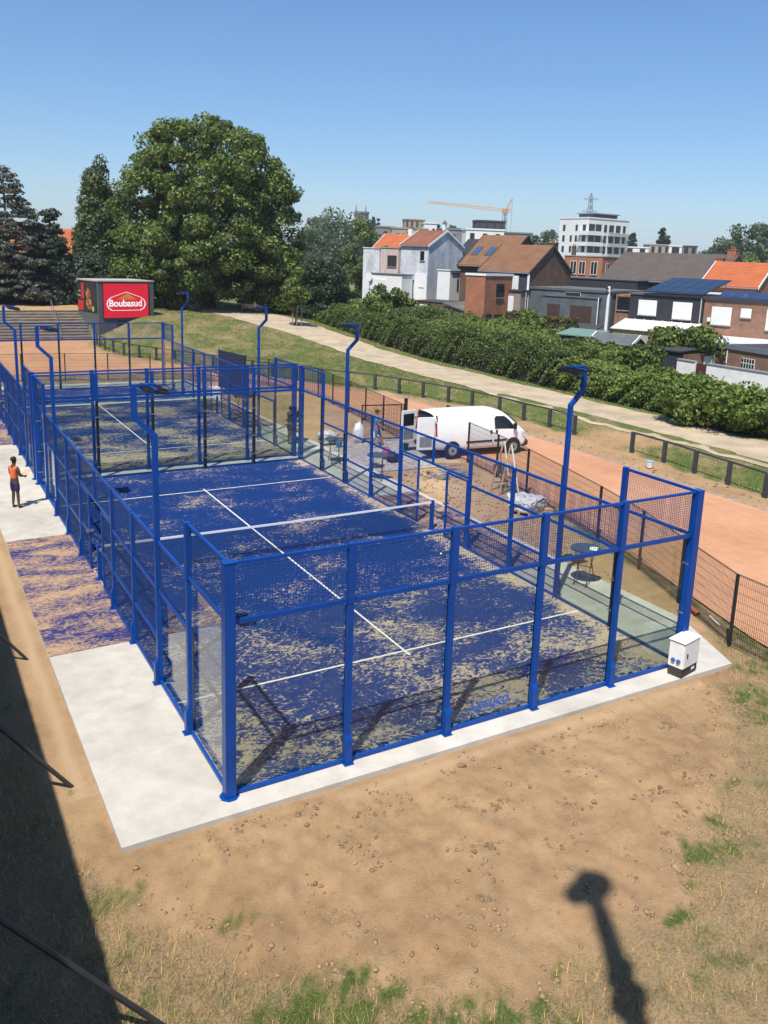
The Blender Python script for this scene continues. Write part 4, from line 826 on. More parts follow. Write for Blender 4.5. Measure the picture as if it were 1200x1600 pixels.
# ------------------------------------------------------------------ vegetation
BARK = mat('bark', (.10, .075, .05), .95, .3, 3, bmp=.6)
L_PLANE = leafmat('plane_leaves', (.14, .20, .045), .6); L_POP = leafmat('poplar_leaves', (.09, .135, .045), .45); L_SPR = leafmat('spruce_needles', (.045, .07, .04), .4, .15)
L_SPRB = leafmat('blue_spruce_needles', (.12, .135, .10), .5, .15); L_HEDGE = leafmat('hedge_leaves', (.105, .155, .034), .6); L_SHRUB = leafmat('bright_shrub_leaves', (.155, .225, .045), .5)
L_DARK = leafmat('dark_conifer_leaves', (.03, .055, .022), .4, .15); L_WIL = leafmat('willow_leaves', (.13, .18, .05), .3); L_FAR = leafmat('far_tree_leaves', (.09, .13, .055), .35); L_YEL = leafmat('brown_hedge_leaves', (.12, .11, .035), .35)
CORE = mat('inner_shade', (.012, .018, .008), 1.0)  # near-black colour stands in for the shade deep inside the leaves
def clumps(kind, W, H, n):
    out = []
    while len(out) < n:
        u = rng.uniform(-1, 1, 3); z = (u[2] + 1) / 2; r = math.hypot(u[0], u[1])
        if kind == 'round': lim = math.sqrt(max(0, 1 - (2 * z - 1) ** 2)) * .9 + .1
        elif kind == 'broad': lim = (min(1, z * 3.2 + .45) if z < .3 else math.sqrt(max(0, 1 - ((z - .3) / .72) ** 2.2)))
        elif kind == 'poplar': lim = min(1, .45 + 2.4 * z) * (1 - (max(0, z - .25) / .75) ** 1.4 * .93)
        elif kind == 'cone': lim = (1 - z) ** .75 * .95 + .05
        elif kind == 'willow': lim = math.sqrt(max(0, 1 - (z - .2) ** 2 * 1.4))
        if r < lim and r > lim * rng.uniform(.2, .95) * (.8 if z < .85 else .3): out.append((u[0] * W / 2, u[1] * W / 2, z * H))
    return np.array(out)
def tree(x, y, z, H, W, kind, lm, label, name='tree', cat='tree', base=.12, ncl=60, nl=160, ls=.2, rc=1.0, trunk=.3, group='trees around the ground', limbs=True, flat=.7):
    root = thing(name, label, cat, (x, y, z), rng.uniform(0, 6), group)
    cl = clumps(kind, W - rc, H * (1 - base) - rc * .6, ncl); cl[:, 2] += H * base
    rr = rc * rng.uniform(.55, 1.3, ncl)
    P = []; Nn = []
    for c, r in zip(cl, rr):
        d = rng.normal(0, 1, (nl, 3)); d /= np.linalg.norm(d, axis=1)[:, None]; rad = r * rng.uniform(.55, 1.05, (nl, 1)); q = d * rad; q[:, 2] *= flat
        if kind == 'cone': q[:, 2] = q[:, 2] * .6 - .25 * np.hypot(q[:, 0], q[:, 1])
        if kind == 'willow': q[:, 2] *= 1.6
        P.append(c + q); Nn.append(d)
    P = np.concatenate(P); Nn = np.concatenate(Nn); P[:, 2] = np.maximum(P[:, 2], .05)
    me = leaves(P, Nn, ls, .55 if kind != 'willow' else .3); obj('crown', me, lm, root)
    bm = BM(); th = H * (.62 if kind not in ('cone', 'poplar') else .9); k = trunk
    tube(bm, [(0, 0, -.3), (0, 0, H * .08), (k * .2, 0, th * .5), (0, k * .2, th)], [k * 1.25, k, k * .7, k * .2], 8)
    if limbs:
        for c in cl[:: max(1, ncl // 12)]:
            s = Vector((0, 0, min(th * .8, c[2] * .55 + .1))); e = Vector(c); m_ = s.lerp(e, .5) + Vector((0, 0, .06 * H)); tube(bm, [s, m_, e], [k * .4, k * .22, k * .06], 5)
    obj('trunk', bm, BARK, root); return root
tree(25.6, 79.5, 1.9, 20.3, 20.5, 'broad', L_PLANE, 'huge broad leafy tree, tallest in the photo, behind the red screen', 'plane_tree', base=.05, ncl=560, nl=210, ls=.2, rc=1.15, trunk=.6, flat=.75)
tree(31.5, 76.0, 1.4, 9.0, 9.5, 'broad', L_PLANE, 'lighter green round tree at the right foot of the huge tree', 'leafy_tree', base=.04, ncl=60, nl=260, ls=.22, rc=1.3, trunk=.25)
tree(20.2, 78.0, 2.2, 5.2, 8, 'round', L_PLANE, 'low dense greenery under the left side of the huge tree', 'leafy_tree', base=.0, ncl=34, nl=240, ls=.2, rc=1.2, trunk=.2)
tree(16.0, 88.5, 2.2, 17.2, 5.6, 'poplar', L_POP, 'tall narrow poplar above the scoreboard building', 'poplar_tree', base=.03, ncl=260, nl=200, ls=.18, rc=.85, trunk=.3, flat=1.35)
tree(6.2, 84.5, 2.2, 14.6, 10.4, 'cone', L_SPRB, 'grey green spruce at the left edge of the photo', 'spruce_tree', base=.05, ncl=560, nl=90, ls=.15, rc=.7, trunk=.22, flat=.5)
tree(1.8, 90, 2.2, 11.5, 9, 'cone', L_SPR, 'dark conifer half outside the left edge of the photo', 'spruce_tree', base=.05, ncl=380, nl=90, ls=.16, rc=.7, trunk=.22, flat=.5)
tree(10.4, 85.0, 2.2, 10.6, 6.2, 'cone', L_SPR, 'dark green conifer between the grey spruce and the poplar', 'spruce_tree', base=.02, ncl=480, nl=90, ls=.15, rc=.65, trunk=.2, flat=.5)
tree(14.2, 83.5, 2.2, 5.6, 6.0, 'round', L_SPR, 'low dark bushy tree at the foot of the poplar', 'leafy_tree', base=.0, ncl=50, nl=230, ls=.17, rc=1.1, trunk=.2)
tree(19.5, 92, 2.2, 6.0, 7, 'round', L_POP, 'dark round tree in the gap between poplar and huge tree', 'leafy_tree', base=.0, ncl=50, nl=230, ls=.2, rc=1.3, trunk=.2)
tree(28.7, 63.4, Tz(28.7, 63.4), 6.0, 2.9, 'poplar', L_PLANE, 'slim staked young tree on the grass in front of the hedge', 'young_tree', base=.28, ncl=34, nl=120, ls=.13, rc=.6, trunk=.06)
for s in (-1, 0, 1):
    bm = BM(); x = 28.7 + s * .45; z = Tz(x, 63.2); tube(bm, [(x, 63.1, z - .2), (x, 63.1, z + 1.7)], .05, 6); tag(obj('tree_stake', bm, WOODG), ['left wooden stake beside the young tree', 'middle wooden stake in front of the young tree', 'right wooden stake beside the young tree'][s + 1], 'stake')
tree(35.2, 71.8, .8, 7.4, 7.2, 'broad', L_DARK, 'very dark green dense conifer left of the orange roofed house', 'dark_yew_tree', base=.0, ncl=120, nl=260, ls=.17, rc=1.1, trunk=.3)

def foliage_block(name, label, cat, poly, lm, top, base_z, n, ls, core=True, group=None, bumps=.35):
    """a grown mass with a footprint polygon (convex list) : leaves over its sides and top, a solid core coloured as inner shade"""
    root = thing(name, label, cat, (0, 0, 0), 0, group)
    A = np.array(poly, float); cen = A.mean(0); mn, mx = A.min(0), A.max(0); P = []
    def inside(q):
        ok = np.ones(len(q), bool)
        for a, b in zip(A, np.roll(A, -1, 0)): ok &= ((b[0] - a[0]) * (q[:, 1] - a[1]) - (b[1] - a[1]) * (q[:, 0] - a[0])) > 0
        return ok
    hh = lambda q: top * (1 + .5 * bumps * np.clip(fbm(q[:, 0], q[:, 1], .13, 4, 4), -1, 1)) + .15 * fbm(q[:, 0], q[:, 1], .6, 2, 8)
    per = np.linalg.norm(np.roll(A, -1, 0) - A, axis=1); nside = int(n * .5); ntop = n - nside
    q = rng.uniform(mn, mx, (ntop * 3, 2)); q = q[inside(q)][:ntop]; zt = hh(q) * rng.uniform(.86, 1.02, len(q)); P.append((np.stack([q[:, 0], q[:, 1], zt], 1), np.tile([-.2, -.1, 1], (len(q), 1))))
    for a, b, L in zip(A, np.roll(A, -1, 0), per):
        k = int(nside * L / per.sum()); t_ = rng.uniform(0, 1, k)[:, None]; q = a + (b - a) * t_; d = (b - a) / L; nn = np.array([d[1], -d[0]])
        u = rng.uniform(0, 1, k); h_ = hh(q); bul = .22 * fbm(q[:, 0] * 1.0, q[:, 1] + u * 2.5, .5, 3, 6) + .25 * np.sin(np.pi * np.clip(u, 0, .9)) - .25 * (u > .85) - rng.uniform(0, .3, k)
        P.append((np.stack([q[:, 0] + nn[0] * bul, q[:, 1] + nn[1] * bul, u * h_], 1), np.tile([nn[0], nn[1], .35], (k, 1))))
    Pp = np.concatenate([p for p, _ in P]); Nn = np.concatenate([m_ for _, m_ in P]); Pp[:, 2] += base_z
    obj('foliage', leaves(Pp, Nn, ls, .6), lm, root)
    bm = BM(); C_ = cen + (A - cen) * (1 - .45 / np.maximum(.8, np.linalg.norm(A - cen, axis=1)))[:, None]; prism(bm, [tuple(c) for c in C_], base_z - .3, base_z + top * .6); obj('shade_core', bm, CORE, root); return root
G_ = 'garden shrubs beyond the path'
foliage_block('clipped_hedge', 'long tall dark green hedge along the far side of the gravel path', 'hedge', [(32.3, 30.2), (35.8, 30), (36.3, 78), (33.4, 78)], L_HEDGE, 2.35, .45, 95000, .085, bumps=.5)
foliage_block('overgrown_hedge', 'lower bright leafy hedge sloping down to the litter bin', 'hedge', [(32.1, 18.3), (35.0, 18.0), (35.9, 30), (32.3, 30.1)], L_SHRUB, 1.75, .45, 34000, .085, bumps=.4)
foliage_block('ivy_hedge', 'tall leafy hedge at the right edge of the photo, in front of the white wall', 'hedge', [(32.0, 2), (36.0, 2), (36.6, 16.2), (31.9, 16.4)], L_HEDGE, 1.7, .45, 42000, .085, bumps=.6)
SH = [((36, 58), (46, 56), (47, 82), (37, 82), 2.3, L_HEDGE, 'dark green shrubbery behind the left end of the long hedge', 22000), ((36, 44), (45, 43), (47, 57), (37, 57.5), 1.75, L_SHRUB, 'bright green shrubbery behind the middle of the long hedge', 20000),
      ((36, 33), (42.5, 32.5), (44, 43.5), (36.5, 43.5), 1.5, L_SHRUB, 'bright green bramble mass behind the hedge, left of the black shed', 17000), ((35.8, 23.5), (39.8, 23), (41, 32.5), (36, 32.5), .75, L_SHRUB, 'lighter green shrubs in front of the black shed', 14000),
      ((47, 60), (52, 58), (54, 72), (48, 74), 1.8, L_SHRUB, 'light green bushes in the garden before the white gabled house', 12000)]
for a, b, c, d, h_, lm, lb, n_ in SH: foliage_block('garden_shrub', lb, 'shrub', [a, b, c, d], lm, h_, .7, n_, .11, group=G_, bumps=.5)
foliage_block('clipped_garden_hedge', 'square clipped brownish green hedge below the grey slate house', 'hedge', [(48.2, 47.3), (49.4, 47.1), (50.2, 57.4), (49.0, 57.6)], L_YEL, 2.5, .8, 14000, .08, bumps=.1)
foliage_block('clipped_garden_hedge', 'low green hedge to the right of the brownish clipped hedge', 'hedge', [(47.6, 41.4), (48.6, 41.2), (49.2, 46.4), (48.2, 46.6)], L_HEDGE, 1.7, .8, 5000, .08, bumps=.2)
p_ = at(1070, 520, 62); tree(p_.x, p_.y, .7, 4.0, 5.6, 'round', L_PLANE, 'fig like leafy tree in front of the white conservatory roof', 'garden_tree', base=.02, ncl=40, nl=200, ls=.17, rc=.9, trunk=.12)
p_ = at(1008, 540, 56); tree(p_.x, p_.y, .6, 3.0, 3.0, 'round', L_HEDGE, 'dark leafy garden bush left of the black shed', 'garden_tree', base=.0, ncl=30, nl=200, ls=.14, rc=.8, trunk=.1)
p_ = at(612, 460, 88); tree(p_.x, p_.y, .8, 5.9, 6.2, 'round', L_HEDGE, 'dark garden tree below the pink house wall', 'garden_tree', base=.0, ncl=30, nl=200, ls=.17, rc=.9, trunk=.12)
p_ = at(828, 482, 78); tree(p_.x, p_.y, .8, 3.6, 3.4, 'round', L_SHRUB, 'small bright tree beside the white railings', 'garden_tree', base=.0, ncl=14, nl=170, ls=.13, rc=.7, trunk=.08)
tree(32.2, 25.3, .5, 3.0, 4.8, 'round', L_SHRUB, 'bulging leafy bush at the middle of the long hedge', 'hedge_bush', base=.0, ncl=26, nl=240, ls=.1, rc=.8, trunk=.08, group=G_) if False else None
for px, py, D, H_, W_, lm, l in ((668, 470, 82, 3.2, 5.0, L_HEDGE, 'rounded dark bush below the white block with slit windows'), (572, 468, 86, 4.0, 5.0, L_SHRUB, 'bright leafy bush right of the very dark conifer'), (742, 482, 72, 2.6, 3.6, L_SHRUB, 'light bush before the red brick annex'), (930, 515, 66, 2.2, 3.4, L_HEDGE, 'dark bush between the green roofed shed and the lean-to'), (1085, 592, 44, 2.6, 3.6, L_SHRUB, 'bulging bush before the maroon garden gate'), (1160, 605, 42, 2.4, 4.2, L_SHRUB, 'bulging bush before the white garden wall')):
    p_ = at(px, py, D); tree(p_.x, p_.y, .6, H_, W_, 'round', lm, l, 'garden_bush', 'bush', base=.0, ncl=34, nl=190, ls=.1 + D * .0006, rc=.75, trunk=.08, group=G_)
# dog-waste bin by the hedge gap
root = thing('litter_bin', 'black litter bin on a post in the gap of the hedge', 'bin', (31.4, 17.0, .42), R(70))
bm = BM(); box(bm, -.02, .02, .19, .24, -.3, 1.25); obj('bin_post', bm, STEEL, root); bm = BM(); bevel(box(bm, -.26, .26, -.18, .18, .45, 1.15), .03); obj('bin_body', bm, BLACKM, root); bm = BM(); bevel(box(bm, -.28, .28, -.20, .20, 1.152, 1.22), .02); obj('lid', bm, CHAR, root)
bm = BM(); prism(bm, [(-.06, 0), (.06, 0), (0, .09)], -.19, -.182, lambda x, y, z: (x, z, .8 + y)); obj('sticker', bm, WHITE, root)
bm = BM(); tube(bm, [(31.7, 17.3, .2), (31.75, 17.1, 2.6), (31.95, 17.0, 3.1)], [.07, .06, .03], 8); tag(obj('dead_trunk', bm, WOODG), 'pale bare dead stem rising behind the litter bin', 'dead trunk')

# ------------------------------------------------------------------ houses
BR_DK = brick('dark_brown_brick', (.11, .062, .04), (.16, .09, .055), (.20, .17, .14)); BR_OR = brick('orange_red_brick', (.36, .13, .065), (.44, .17, .085), (.40, .28, .2)); BR_BR = brick('mid_brown_brick', (.25, .125, .08), (.33, .17, .11), (.32, .24, .18))
BR_PL = brick('pale_rough_brick', (.24, .19, .15), (.31, .25, .20), (.36, .32, .27)); SLATE = brick('grey_slate_cladding', (.105, .12, .135), (.13, .145, .16), (.06, .065, .07), 1.3); SLATED = brick('dark_blue_slate_cladding', (.035, .045, .058), (.05, .06, .075), (.02, .022, .028), 1.3)
BLKC = brick('black_panel_cladding', (.028, .031, .038), (.034, .037, .044), (.016, .017, .02), .6)
RF_BR = tiles('brown_roof_tiles', (.30, .145, .07), (.21, .10, .05)); RF_OR = tiles('orange_roof_tiles', (.62, .17, .05), (.50, .12, .04)); RF_DG = tiles('dark_grey_brown_tiles', (.145, .115, .095), (.10, .08, .068)); RF_BK = tiles('black_roof_slates', (.045, .047, .052), (.03, .032, .036)); RF_RB = tiles('red_brown_roof_tiles', (.34, .13, .07), (.24, .09, .05))
FLAT = mat('black_roofing_felt', (.035, .036, .038), .85, .25, .6, c2=(.05, .05, .052)); FLATG = mat('grey_roofing_felt', (.12, .125, .13), .85, .2, .6)
PEEL = mat('peeling_white_paint', (.66, .68, .72), .85, .30, .55, c2=(.40, .42, .45), stretch=(1, 1, .5)); RENW = mat('white_render', (.76, .76, .75), .85, .05, .8); PINK = mat('pale_pink_render', (.60, .46, .42), .85, .12, 1, stretch=(3, 3, .4)); SHUT = mat('white_roller_shutter', (.80, .80, .80), .5, .03, 2); BSHUT = mat('brown_roller_shutter', (.075, .04, .028), .6, .1, 2)
CURT = mat('net_curtain', (.25, .26, .27), .6, .4, 3)
FACE = dict(F=lambda s, o, z: (s, -o, z), R=lambda s, o, z: (o, s, z))   # F: facade y=0 facing -Y ; R: gable x=0 facing +X (s runs back)
def hwin(root, s0, s1, z0, z1, kind='glass', side='F', off=(0, 0), trim=WHITE, ledge=True):
    def bx(name, a, b, c, d, o0, o1, m_, par):
        bm = BM()
        if side == 'F': box(bm, a + off[0], b + off[0], -o1 + off[1], -o0 + off[1], c, d)
        else: box(bm, off[0] + o0, off[0] + o1, a + off[1], b + off[1], c, d)
        return obj(name, bm, m_, par)
    f = bx('window', s0, s1, z0, z1, .003, .05, trim if kind != 'brown' else BSHUT, root); t_ = .06
    if kind == 'glass':
        bx('pane', s0 + t_, s1 - t_, z0 + t_, z1 - t_, .051, .058, WINGLASS, f)
        if s1 - s0 > 1: bx('mullion', (s0 + s1) / 2 - .03, (s0 + s1) / 2 + .03, z0 + t_, z1 - t_, .0585, .075, trim, f)
    elif kind == 'hole': bx('pane', s0 + .02, s1 - .02, z0 + .02, z1 - .02, .051, .056, WINGLASS, f)
    else:
        bm = BM(); sm = SHUT if kind == 'shutter' else BSHUT; n_ = max(4, int((z1 - z0) / .09)); hs = (z1 - z0 - .02) / n_
        for k in range(n_):
            z = z0 + .01 + k * hs
            if side == 'F': box(bm, s0 + .02 + off[0], s1 - .02 + off[0], -.072 + off[1], -.051 + off[1], z + .008, z + hs - .004)
            else: box(bm, off[0] + .051, off[0] + .072, s0 + .02 + off[1], s1 - .02 + off[1], z + .008, z + hs - .004)
        obj('shutter', bm, sm, f)
    if ledge: bx('sill', s0 - .05, s1 + .05, z0 - .08, z0 - .004, .003, .12, mat('stone_sill', (.30, .29, .27), .8), f)
    return f
def slab_poly(bm, pts, th):
    a = [bm.verts.new(p) for p in pts]; b = [bm.verts.new((p[0], p[1], p[2] - th)) for p in pts]; n_ = len(pts)
    bm.faces.new(a); bm.faces.new(b[::-1]); [bm.faces.new((a[k], b[k], b[(k + 1) % n_], a[(k + 1) % n_])) for k in range(n_)]; return bm
def gable_body(root, x0, x1, y0, y1, ze, zr, wm, rm, trim=None, oh=.25, zb=-.5, th=.14, name='wall'):
    ym = (y0 + y1) / 2; bm = BM(); prism(bm, [(y0, zb), (y1, zb), (y1, ze), (ym, zr), (y0, ze)], x0, x1, lambda u, v, z: (z, u, v)); obj(name, bm, wm, root)
    sl = (zr - ze) / (ym - y0); rf = []
    bm = BM(); o = oh; e = .02
    slab_poly(bm, [(x0 - .08, y0 - o, ze - o * sl + th + e), (x1 + .08, y0 - o, ze - o * sl + th + e), (x1 + .08, ym, zr + th + e), (x0 - .08, ym, zr + th + e)], th)
    slab_poly(bm, [(x0 - .08, ym + .003, zr + th + e), (x1 + .08, ym + .003, zr + th + e), (x1 + .08, y1 + o, ze - o * sl + th + e), (x0 - .08, y1 + o, ze - o * sl + th + e)], th)
    r_ = obj('roof', bm, rm, root)
    if trim:
        for xx in (x0 - .16, x1 + .085):
            for ya, yb in ((y0 - o, ym - .02), (y1 + o, ym + .02)):
                za = ze - o * sl + th + e + .04; bm = BM(); slab_poly(bm, [(xx, ya, za), (xx + .075, ya, za), (xx + .075, yb, zr + th + .06), (xx, yb, zr + th + .06)] if ya < yb else [(xx, yb, zr + th + .06), (xx + .075, yb, zr + th + .06), (xx + .075, ya, za), (xx, ya, za)], .26); obj('verge_trim', bm, trim, root)
    bm = BM(); box(bm, x0 - .05, x1 + .05, y0 - oh - .1, y0 - oh + .0, ze - oh * sl - .02, ze - oh * sl + .1); obj('gutter', bm, mat('grey_gutter', (.25, .26, .27), .5), root); return r_
def chimney(root, x, y, z0, z1, m_=None, w=.55):
    bm = BM(); box(bm, x - w / 2, x + w / 2, y - w / 2, y + w / 2, z0, z1); c = obj('chimney', bm, m_ or BR_OR, root)
    bm = BM(); box(bm, x - w / 2 - .05, x + w / 2 + .05, y - w / 2 - .05, y + w / 2 + .05, z1 + .002, z1 + .09)
    for s in (-.13, .13): tube(bm, [(x + s, y, z1 + .09), (x + s, y, z1 + .38)], .09, 8)
    obj('chimney_pot', bm, mat('terracotta', (.3, .13, .08), .8), c)
def flat(root, x0, x1, y0, y1, z0, z1, wm, rm=FLAT, trim=WHITE, name='wall', para=.12):
    bm = BM(); box(bm, x0, x1, y0, y1, z0, z1); obj(name, bm, wm, root)
    bm = BM(); box(bm, x0 - .08, x1 + .08, y0 - .08, y1 + .08, z1 + .003, z1 + para); obj('roof_edge', bm, trim, root)
    bm = BM(); box(bm, x0 + .1, x1 - .1, y0 + .1, y1 - .1, z1 + para + .003, z1 + para + .02); obj('roof', bm, rm, root)
def downpipe(root, x, y, z0, z1, m_=None): bm = BM(); tube(bm, [(x, y, z0), (x, y, z1)], .05, 8); obj('downpipe', bm, m_ or mat('zinc', (.5, .52, .53), .4), root)
UA = math.atan2(-.933, .36)
def house(label, x, y, name='house', ang=UA, z=0, cat='house'): return thing(name, label, cat, (x, y, z), ang, 'town houses beyond the gardens')
# black clad house with solar roof
h = house('black clad flat house with two white shutters and a tilted solar roof', 59.37, 41.98)
bm = BM(); box(bm, -7.0, 0, 0, 8, -.5, 5.62); obj('wall', bm, BLKC, h); bm = BM(); box(bm, -7.1, .08, -.1, 8.1, 5.623, 5.8); obj('roof_edge', bm, mat('dark_fascia', (.10, .11, .12), .6), h)
bm = BM(); slab_poly(bm, [(-5.6, -.3, 6.0), (.05, -.3, 6.0), (.3, 6.2, 7.25), (-5.4, 6.2, 7.25)], .10); so_ = obj('solar_roof', bm, CHAR, h)
SOL = mat('solar_cell', (.010, .014, .030), .15, .15, 1.5, spec=.8)
for i in range(5):
    for j in range(3):
        f = lambda u, v: (-5.6 + 5.65 * u + .2 * v, -.3 + 6.5 * v, 6.005 + 1.25 * v + .018); bm = BM(); u0, u1, v0, v1 = i / 5 + .006, (i + 1) / 5 - .006, j / 3 + .006, (j + 1) / 3 - .006
        slab_poly(bm, [f(u0, v0), f(u1, v0), f(u1, v1), f(u0, v1)], .015); obj('solar_panel', bm, SOL, so_)
for x in (-5.3, -.1): bm = BM(); tube(bm, [(x, 6.0, 5.8), (x, 6.0, 7.1)], .04, 6); obj('strut', bm, STEEL, h)
hwin(h, -6.1, -4.3, 3.75, 5.15, 'shutter'); hwin(h, -2.75, -.95, 3.6, 5.15, 'shutter'); downpipe(h, -.15, -.08, 3, 5.6)
bm = BM(); slab_poly(bm, [(-7.3, -3.2, 2.55), (.1, -3.2, 2.55), (.1, -.06, 3.3), (-7.3, -.06, 3.3)], .08); cr = obj('conservatory_roof', bm, mat('cream_sheet', (.68, .65, .58), .5, .06), h)
for k in range(9): bm = BM(); x = -7.2 + k * .9; slab_poly(bm, [(x, -3.2, 2.61), (x + .07, -3.2, 2.61), (x + .07, -.06, 3.36), (x, -.06, 3.36)], .05); obj('roof_rib', bm, WHITE, cr)
bm = BM(); box(bm, -7.1, -.1, -3.0, -.02, -.5, 2.4); obj('conservatory_wall', bm, mat('ochre_wall', (.42, .34, .22), .9), h)
bm = BM(); box(bm, -8.9, -7.12, 1.0, 8, -.5, 5.5); obj('side_wall', bm, BR_BR, h); hwin(h, -8.7, -7.4, 4.0, 5.3, 'hole', off=(0, 1.0), trim=CHAR)
# brown brick house on the right
h = house('brown brick flat roofed house with white shutters at the right edge', 59.37 + .08 * .36, 41.98 - .08 * .933)
bm = BM(); box(bm, .02, 12, .1, 9, -.5, 5.45); obj('wall', bm, BR_BR, h); bm = BM(); box(bm, .0, 12.1, .0, 9.1, 5.453, 5.68); obj('roof_edge', bm, CHAR, h)
for i in range(8):
    bm = BM(); slab_poly(bm, [(.9 + i * 1.1, .8, 5.85), (1.95 + i * 1.1, .8, 5.85), (1.95 + i * 1.1, 2.5, 6.35), (.9 + i * 1.1, 2.5, 6.35)], .04); obj('solar_panel', bm, mat('blue_solar_cell', (.03, .05, .12), .2, .2, 1.5, spec=.8), h)
hwin(h, .75, 2.5, 3.35, 4.95, 'shutter', off=(0, .1)); hwin(h, 3.3, 4.2, 4.15, 4.95, 'shutter', off=(0, .1)); hwin(h, 5.5, 7.6, 3.2, 5.0, 'shutter', off=(0, .1)); hwin(h, 8.6, 10.2, 3.2, 5.0, 'shutter', off=(0, .1))
bm = BM(); box(bm, .45, .7, -.06, .1, 3.6, 3.95); obj('vent_box', bm, WHITE, h)
flat(h, 1.6, 12, -6.5, -.02, -.5, 2.3, RENW, mat('white_membrane', (.6, .6, .58), .7), WHITE, 'extension_wall')
# grey slate house
h = house('grey slate clad flat house with two brown shutters', 55.9, 50.4)
bm = BM(); box(bm, -12.2, 0, .6, 9, -.5, 5.55); obj('wall', bm, SLATE, h); bm = BM(); box(bm, -12.3, .1, .5, 9.1, 5.553, 5.75); obj('roof_edge', bm, mat('dark_fascia', (.10, .11, .12), .6), h)
bm = BM(); box(bm, -12.2, .0, .7, 8.9, 5.76, 5.78); obj('roof', bm, FLATG, h)
bm = BM(); box(bm, -7.2, -1.1, .0, .59, -.5, 4.95); obj('front_bay', bm, SLATE, h); bm = BM(); box(bm, -7.3, -1.0, -.08, .62, 4.953, 5.08); obj('bay_trim', bm, FLATG, h)
bm = BM(); box(bm, -12.3, -9.1, -1.2, .59, -.5, 5.2); obj('brick_bay', bm, BR_PL, h); bm = BM(); box(bm, -12.4, -9.0, -1.3, .59, 5.203, 5.4); obj('bay_trim', bm, CHAR, h)
hwin(h, -11.4, -9.9, 3.2, 4.75, 'shutter', off=(0, -1.2)); hwin(h, -6.6, -5.2, 2.5, 4.2, 'brown'); hwin(h, -4.0, -1.7, 2.5, 4.2, 'brown'); hwin(h, -5.0, -3.3, 5.05, 5.45, 'hole', off=(0, .6), ledge=False)
downpipe(h, -1.0, -.12, 1.5, 5.1, WHITE); downpipe(h, -9.0, -.3, 2, 5.2)
bm = BM(); slab_poly(bm, [(-8.5, -3.0, 1.9), (-.2, -3.0, 1.9), (-.2, -.09, 2.5), (-8.5, -.09, 2.5)], .12); obj('lean_to_roof', bm, FLAT, h); bm = BM(); box(bm, -8.3, -.4, -2.8, -.1, -.5, 1.75); obj('lean_to_wall', bm, BR_PL, h)
flat(h, -15.0, -12.45, -.2, 4, -.5, 4.7, BR_DK, WHITE, WHITE, 'balcony_wall')
for z in (2.4, 3.0): bm = BM(); box(bm, -15.0, -12.5, -.75, -.68, z, z + .08); obj('railing', bm, WHITE, h)
for x in (-14.9, -13.8, -12.6): bm = BM(); box(bm, x - .04, x + .04, -.67, -.60, 2.0, 3.1); obj('baluster', bm, WHITE, h)
bm = BM(); box(bm, -15.1, -12.4, -.8, -.25, 1.9, 2.0); obj('balcony_floor', bm, WHITE, h)
# two brown tiled gabled houses
h = house('brown tiled gabled house with a bare dark brick end wall', 53.0, 59.1); gable_body(h, -6.2, 0, 0, 9, 7.2, 9.9, BR_DK, RF_BR, CHAR, oh=.2)
bm = BM(); box(bm, -3.2, .0 - .02, -.10, -.004, 1, 6.9); obj('slate_front', bm, SLATED, h); bm = BM(); box(bm, -.14, .10, -.18, -.102, 1, 7.0); obj('corner_board', bm, WHITE, h); hwin(h, -2.5, -1.2, 4.9, 6.8, 'shutter', off=(0, -.1)); chimney(h, -.8, 5.9, 8.4, 10.3, BR_DK, .9)
bm = BM(); box(bm, -2.6, -.6, -.9, -.11, 1.5, 4.0); obj('porch', bm, RENW, h)
h = house('taller brown tiled gabled house with two skylights', 54.3, 66.4); gable_body(h, -5.0, 0.8, 0, 9.2, 7.75, 11.0, BR_DK, RF_BR, CHAR, oh=.3)
for x in (-4.5, -2.7):
    f = lambda u, v: (x + u, 1.2 + v, 7.75 + (1.2 + v) * (3.25 / 4.6) + .22); bm = BM(); slab_poly(bm, [f(0, 0), f(.9, 0), f(.9, 1.4), f(0, 1.4)], .06); sk_ = obj('skylight', bm, mat('skylight_frame', (.06, .07, .08), .5), h); f2 = lambda u, v: (x + u, 1.2 + v, 7.75 + (1.2 + v) * (3.25 / 4.6) + .24); bm = BM(); slab_poly(bm, [f2(.1, .12), f2(.8, .12), f2(.8, 1.28), f2(.1, 1.28)], .015); obj('pane', bm, mat('sky_tinted_glass', (.05, .09, .18), .08, .1), sk_)  # blue of the reflected sky is put into the pane colour
h = house('red brick annex with white roof trim in front of the skylight house', 46.68, 58.11, 'brick_annex'); flat(h, -2.3, 0, 0, 5.2, -.5, 6.75, BR_OR, FLATG, WHITE, para=.22)
hwin(h, 2.1, 3.6, 4.6, 6.0, 'hole', 'R', trim=CHAR); hwin(h, 2.0, 3.6, 1.6, 2.9, 'hole', 'R', trim=CHAR); hwin(h, .4, 1.4, 1.2, 3.0, 'hole', 'R', trim=CHAR, ledge=False); bm = BM(); tube(bm, [(.06, 5.15, 1), (.06, 5.15, 6.7)], .05, 8); obj('downpipe', bm, WHITE, h)
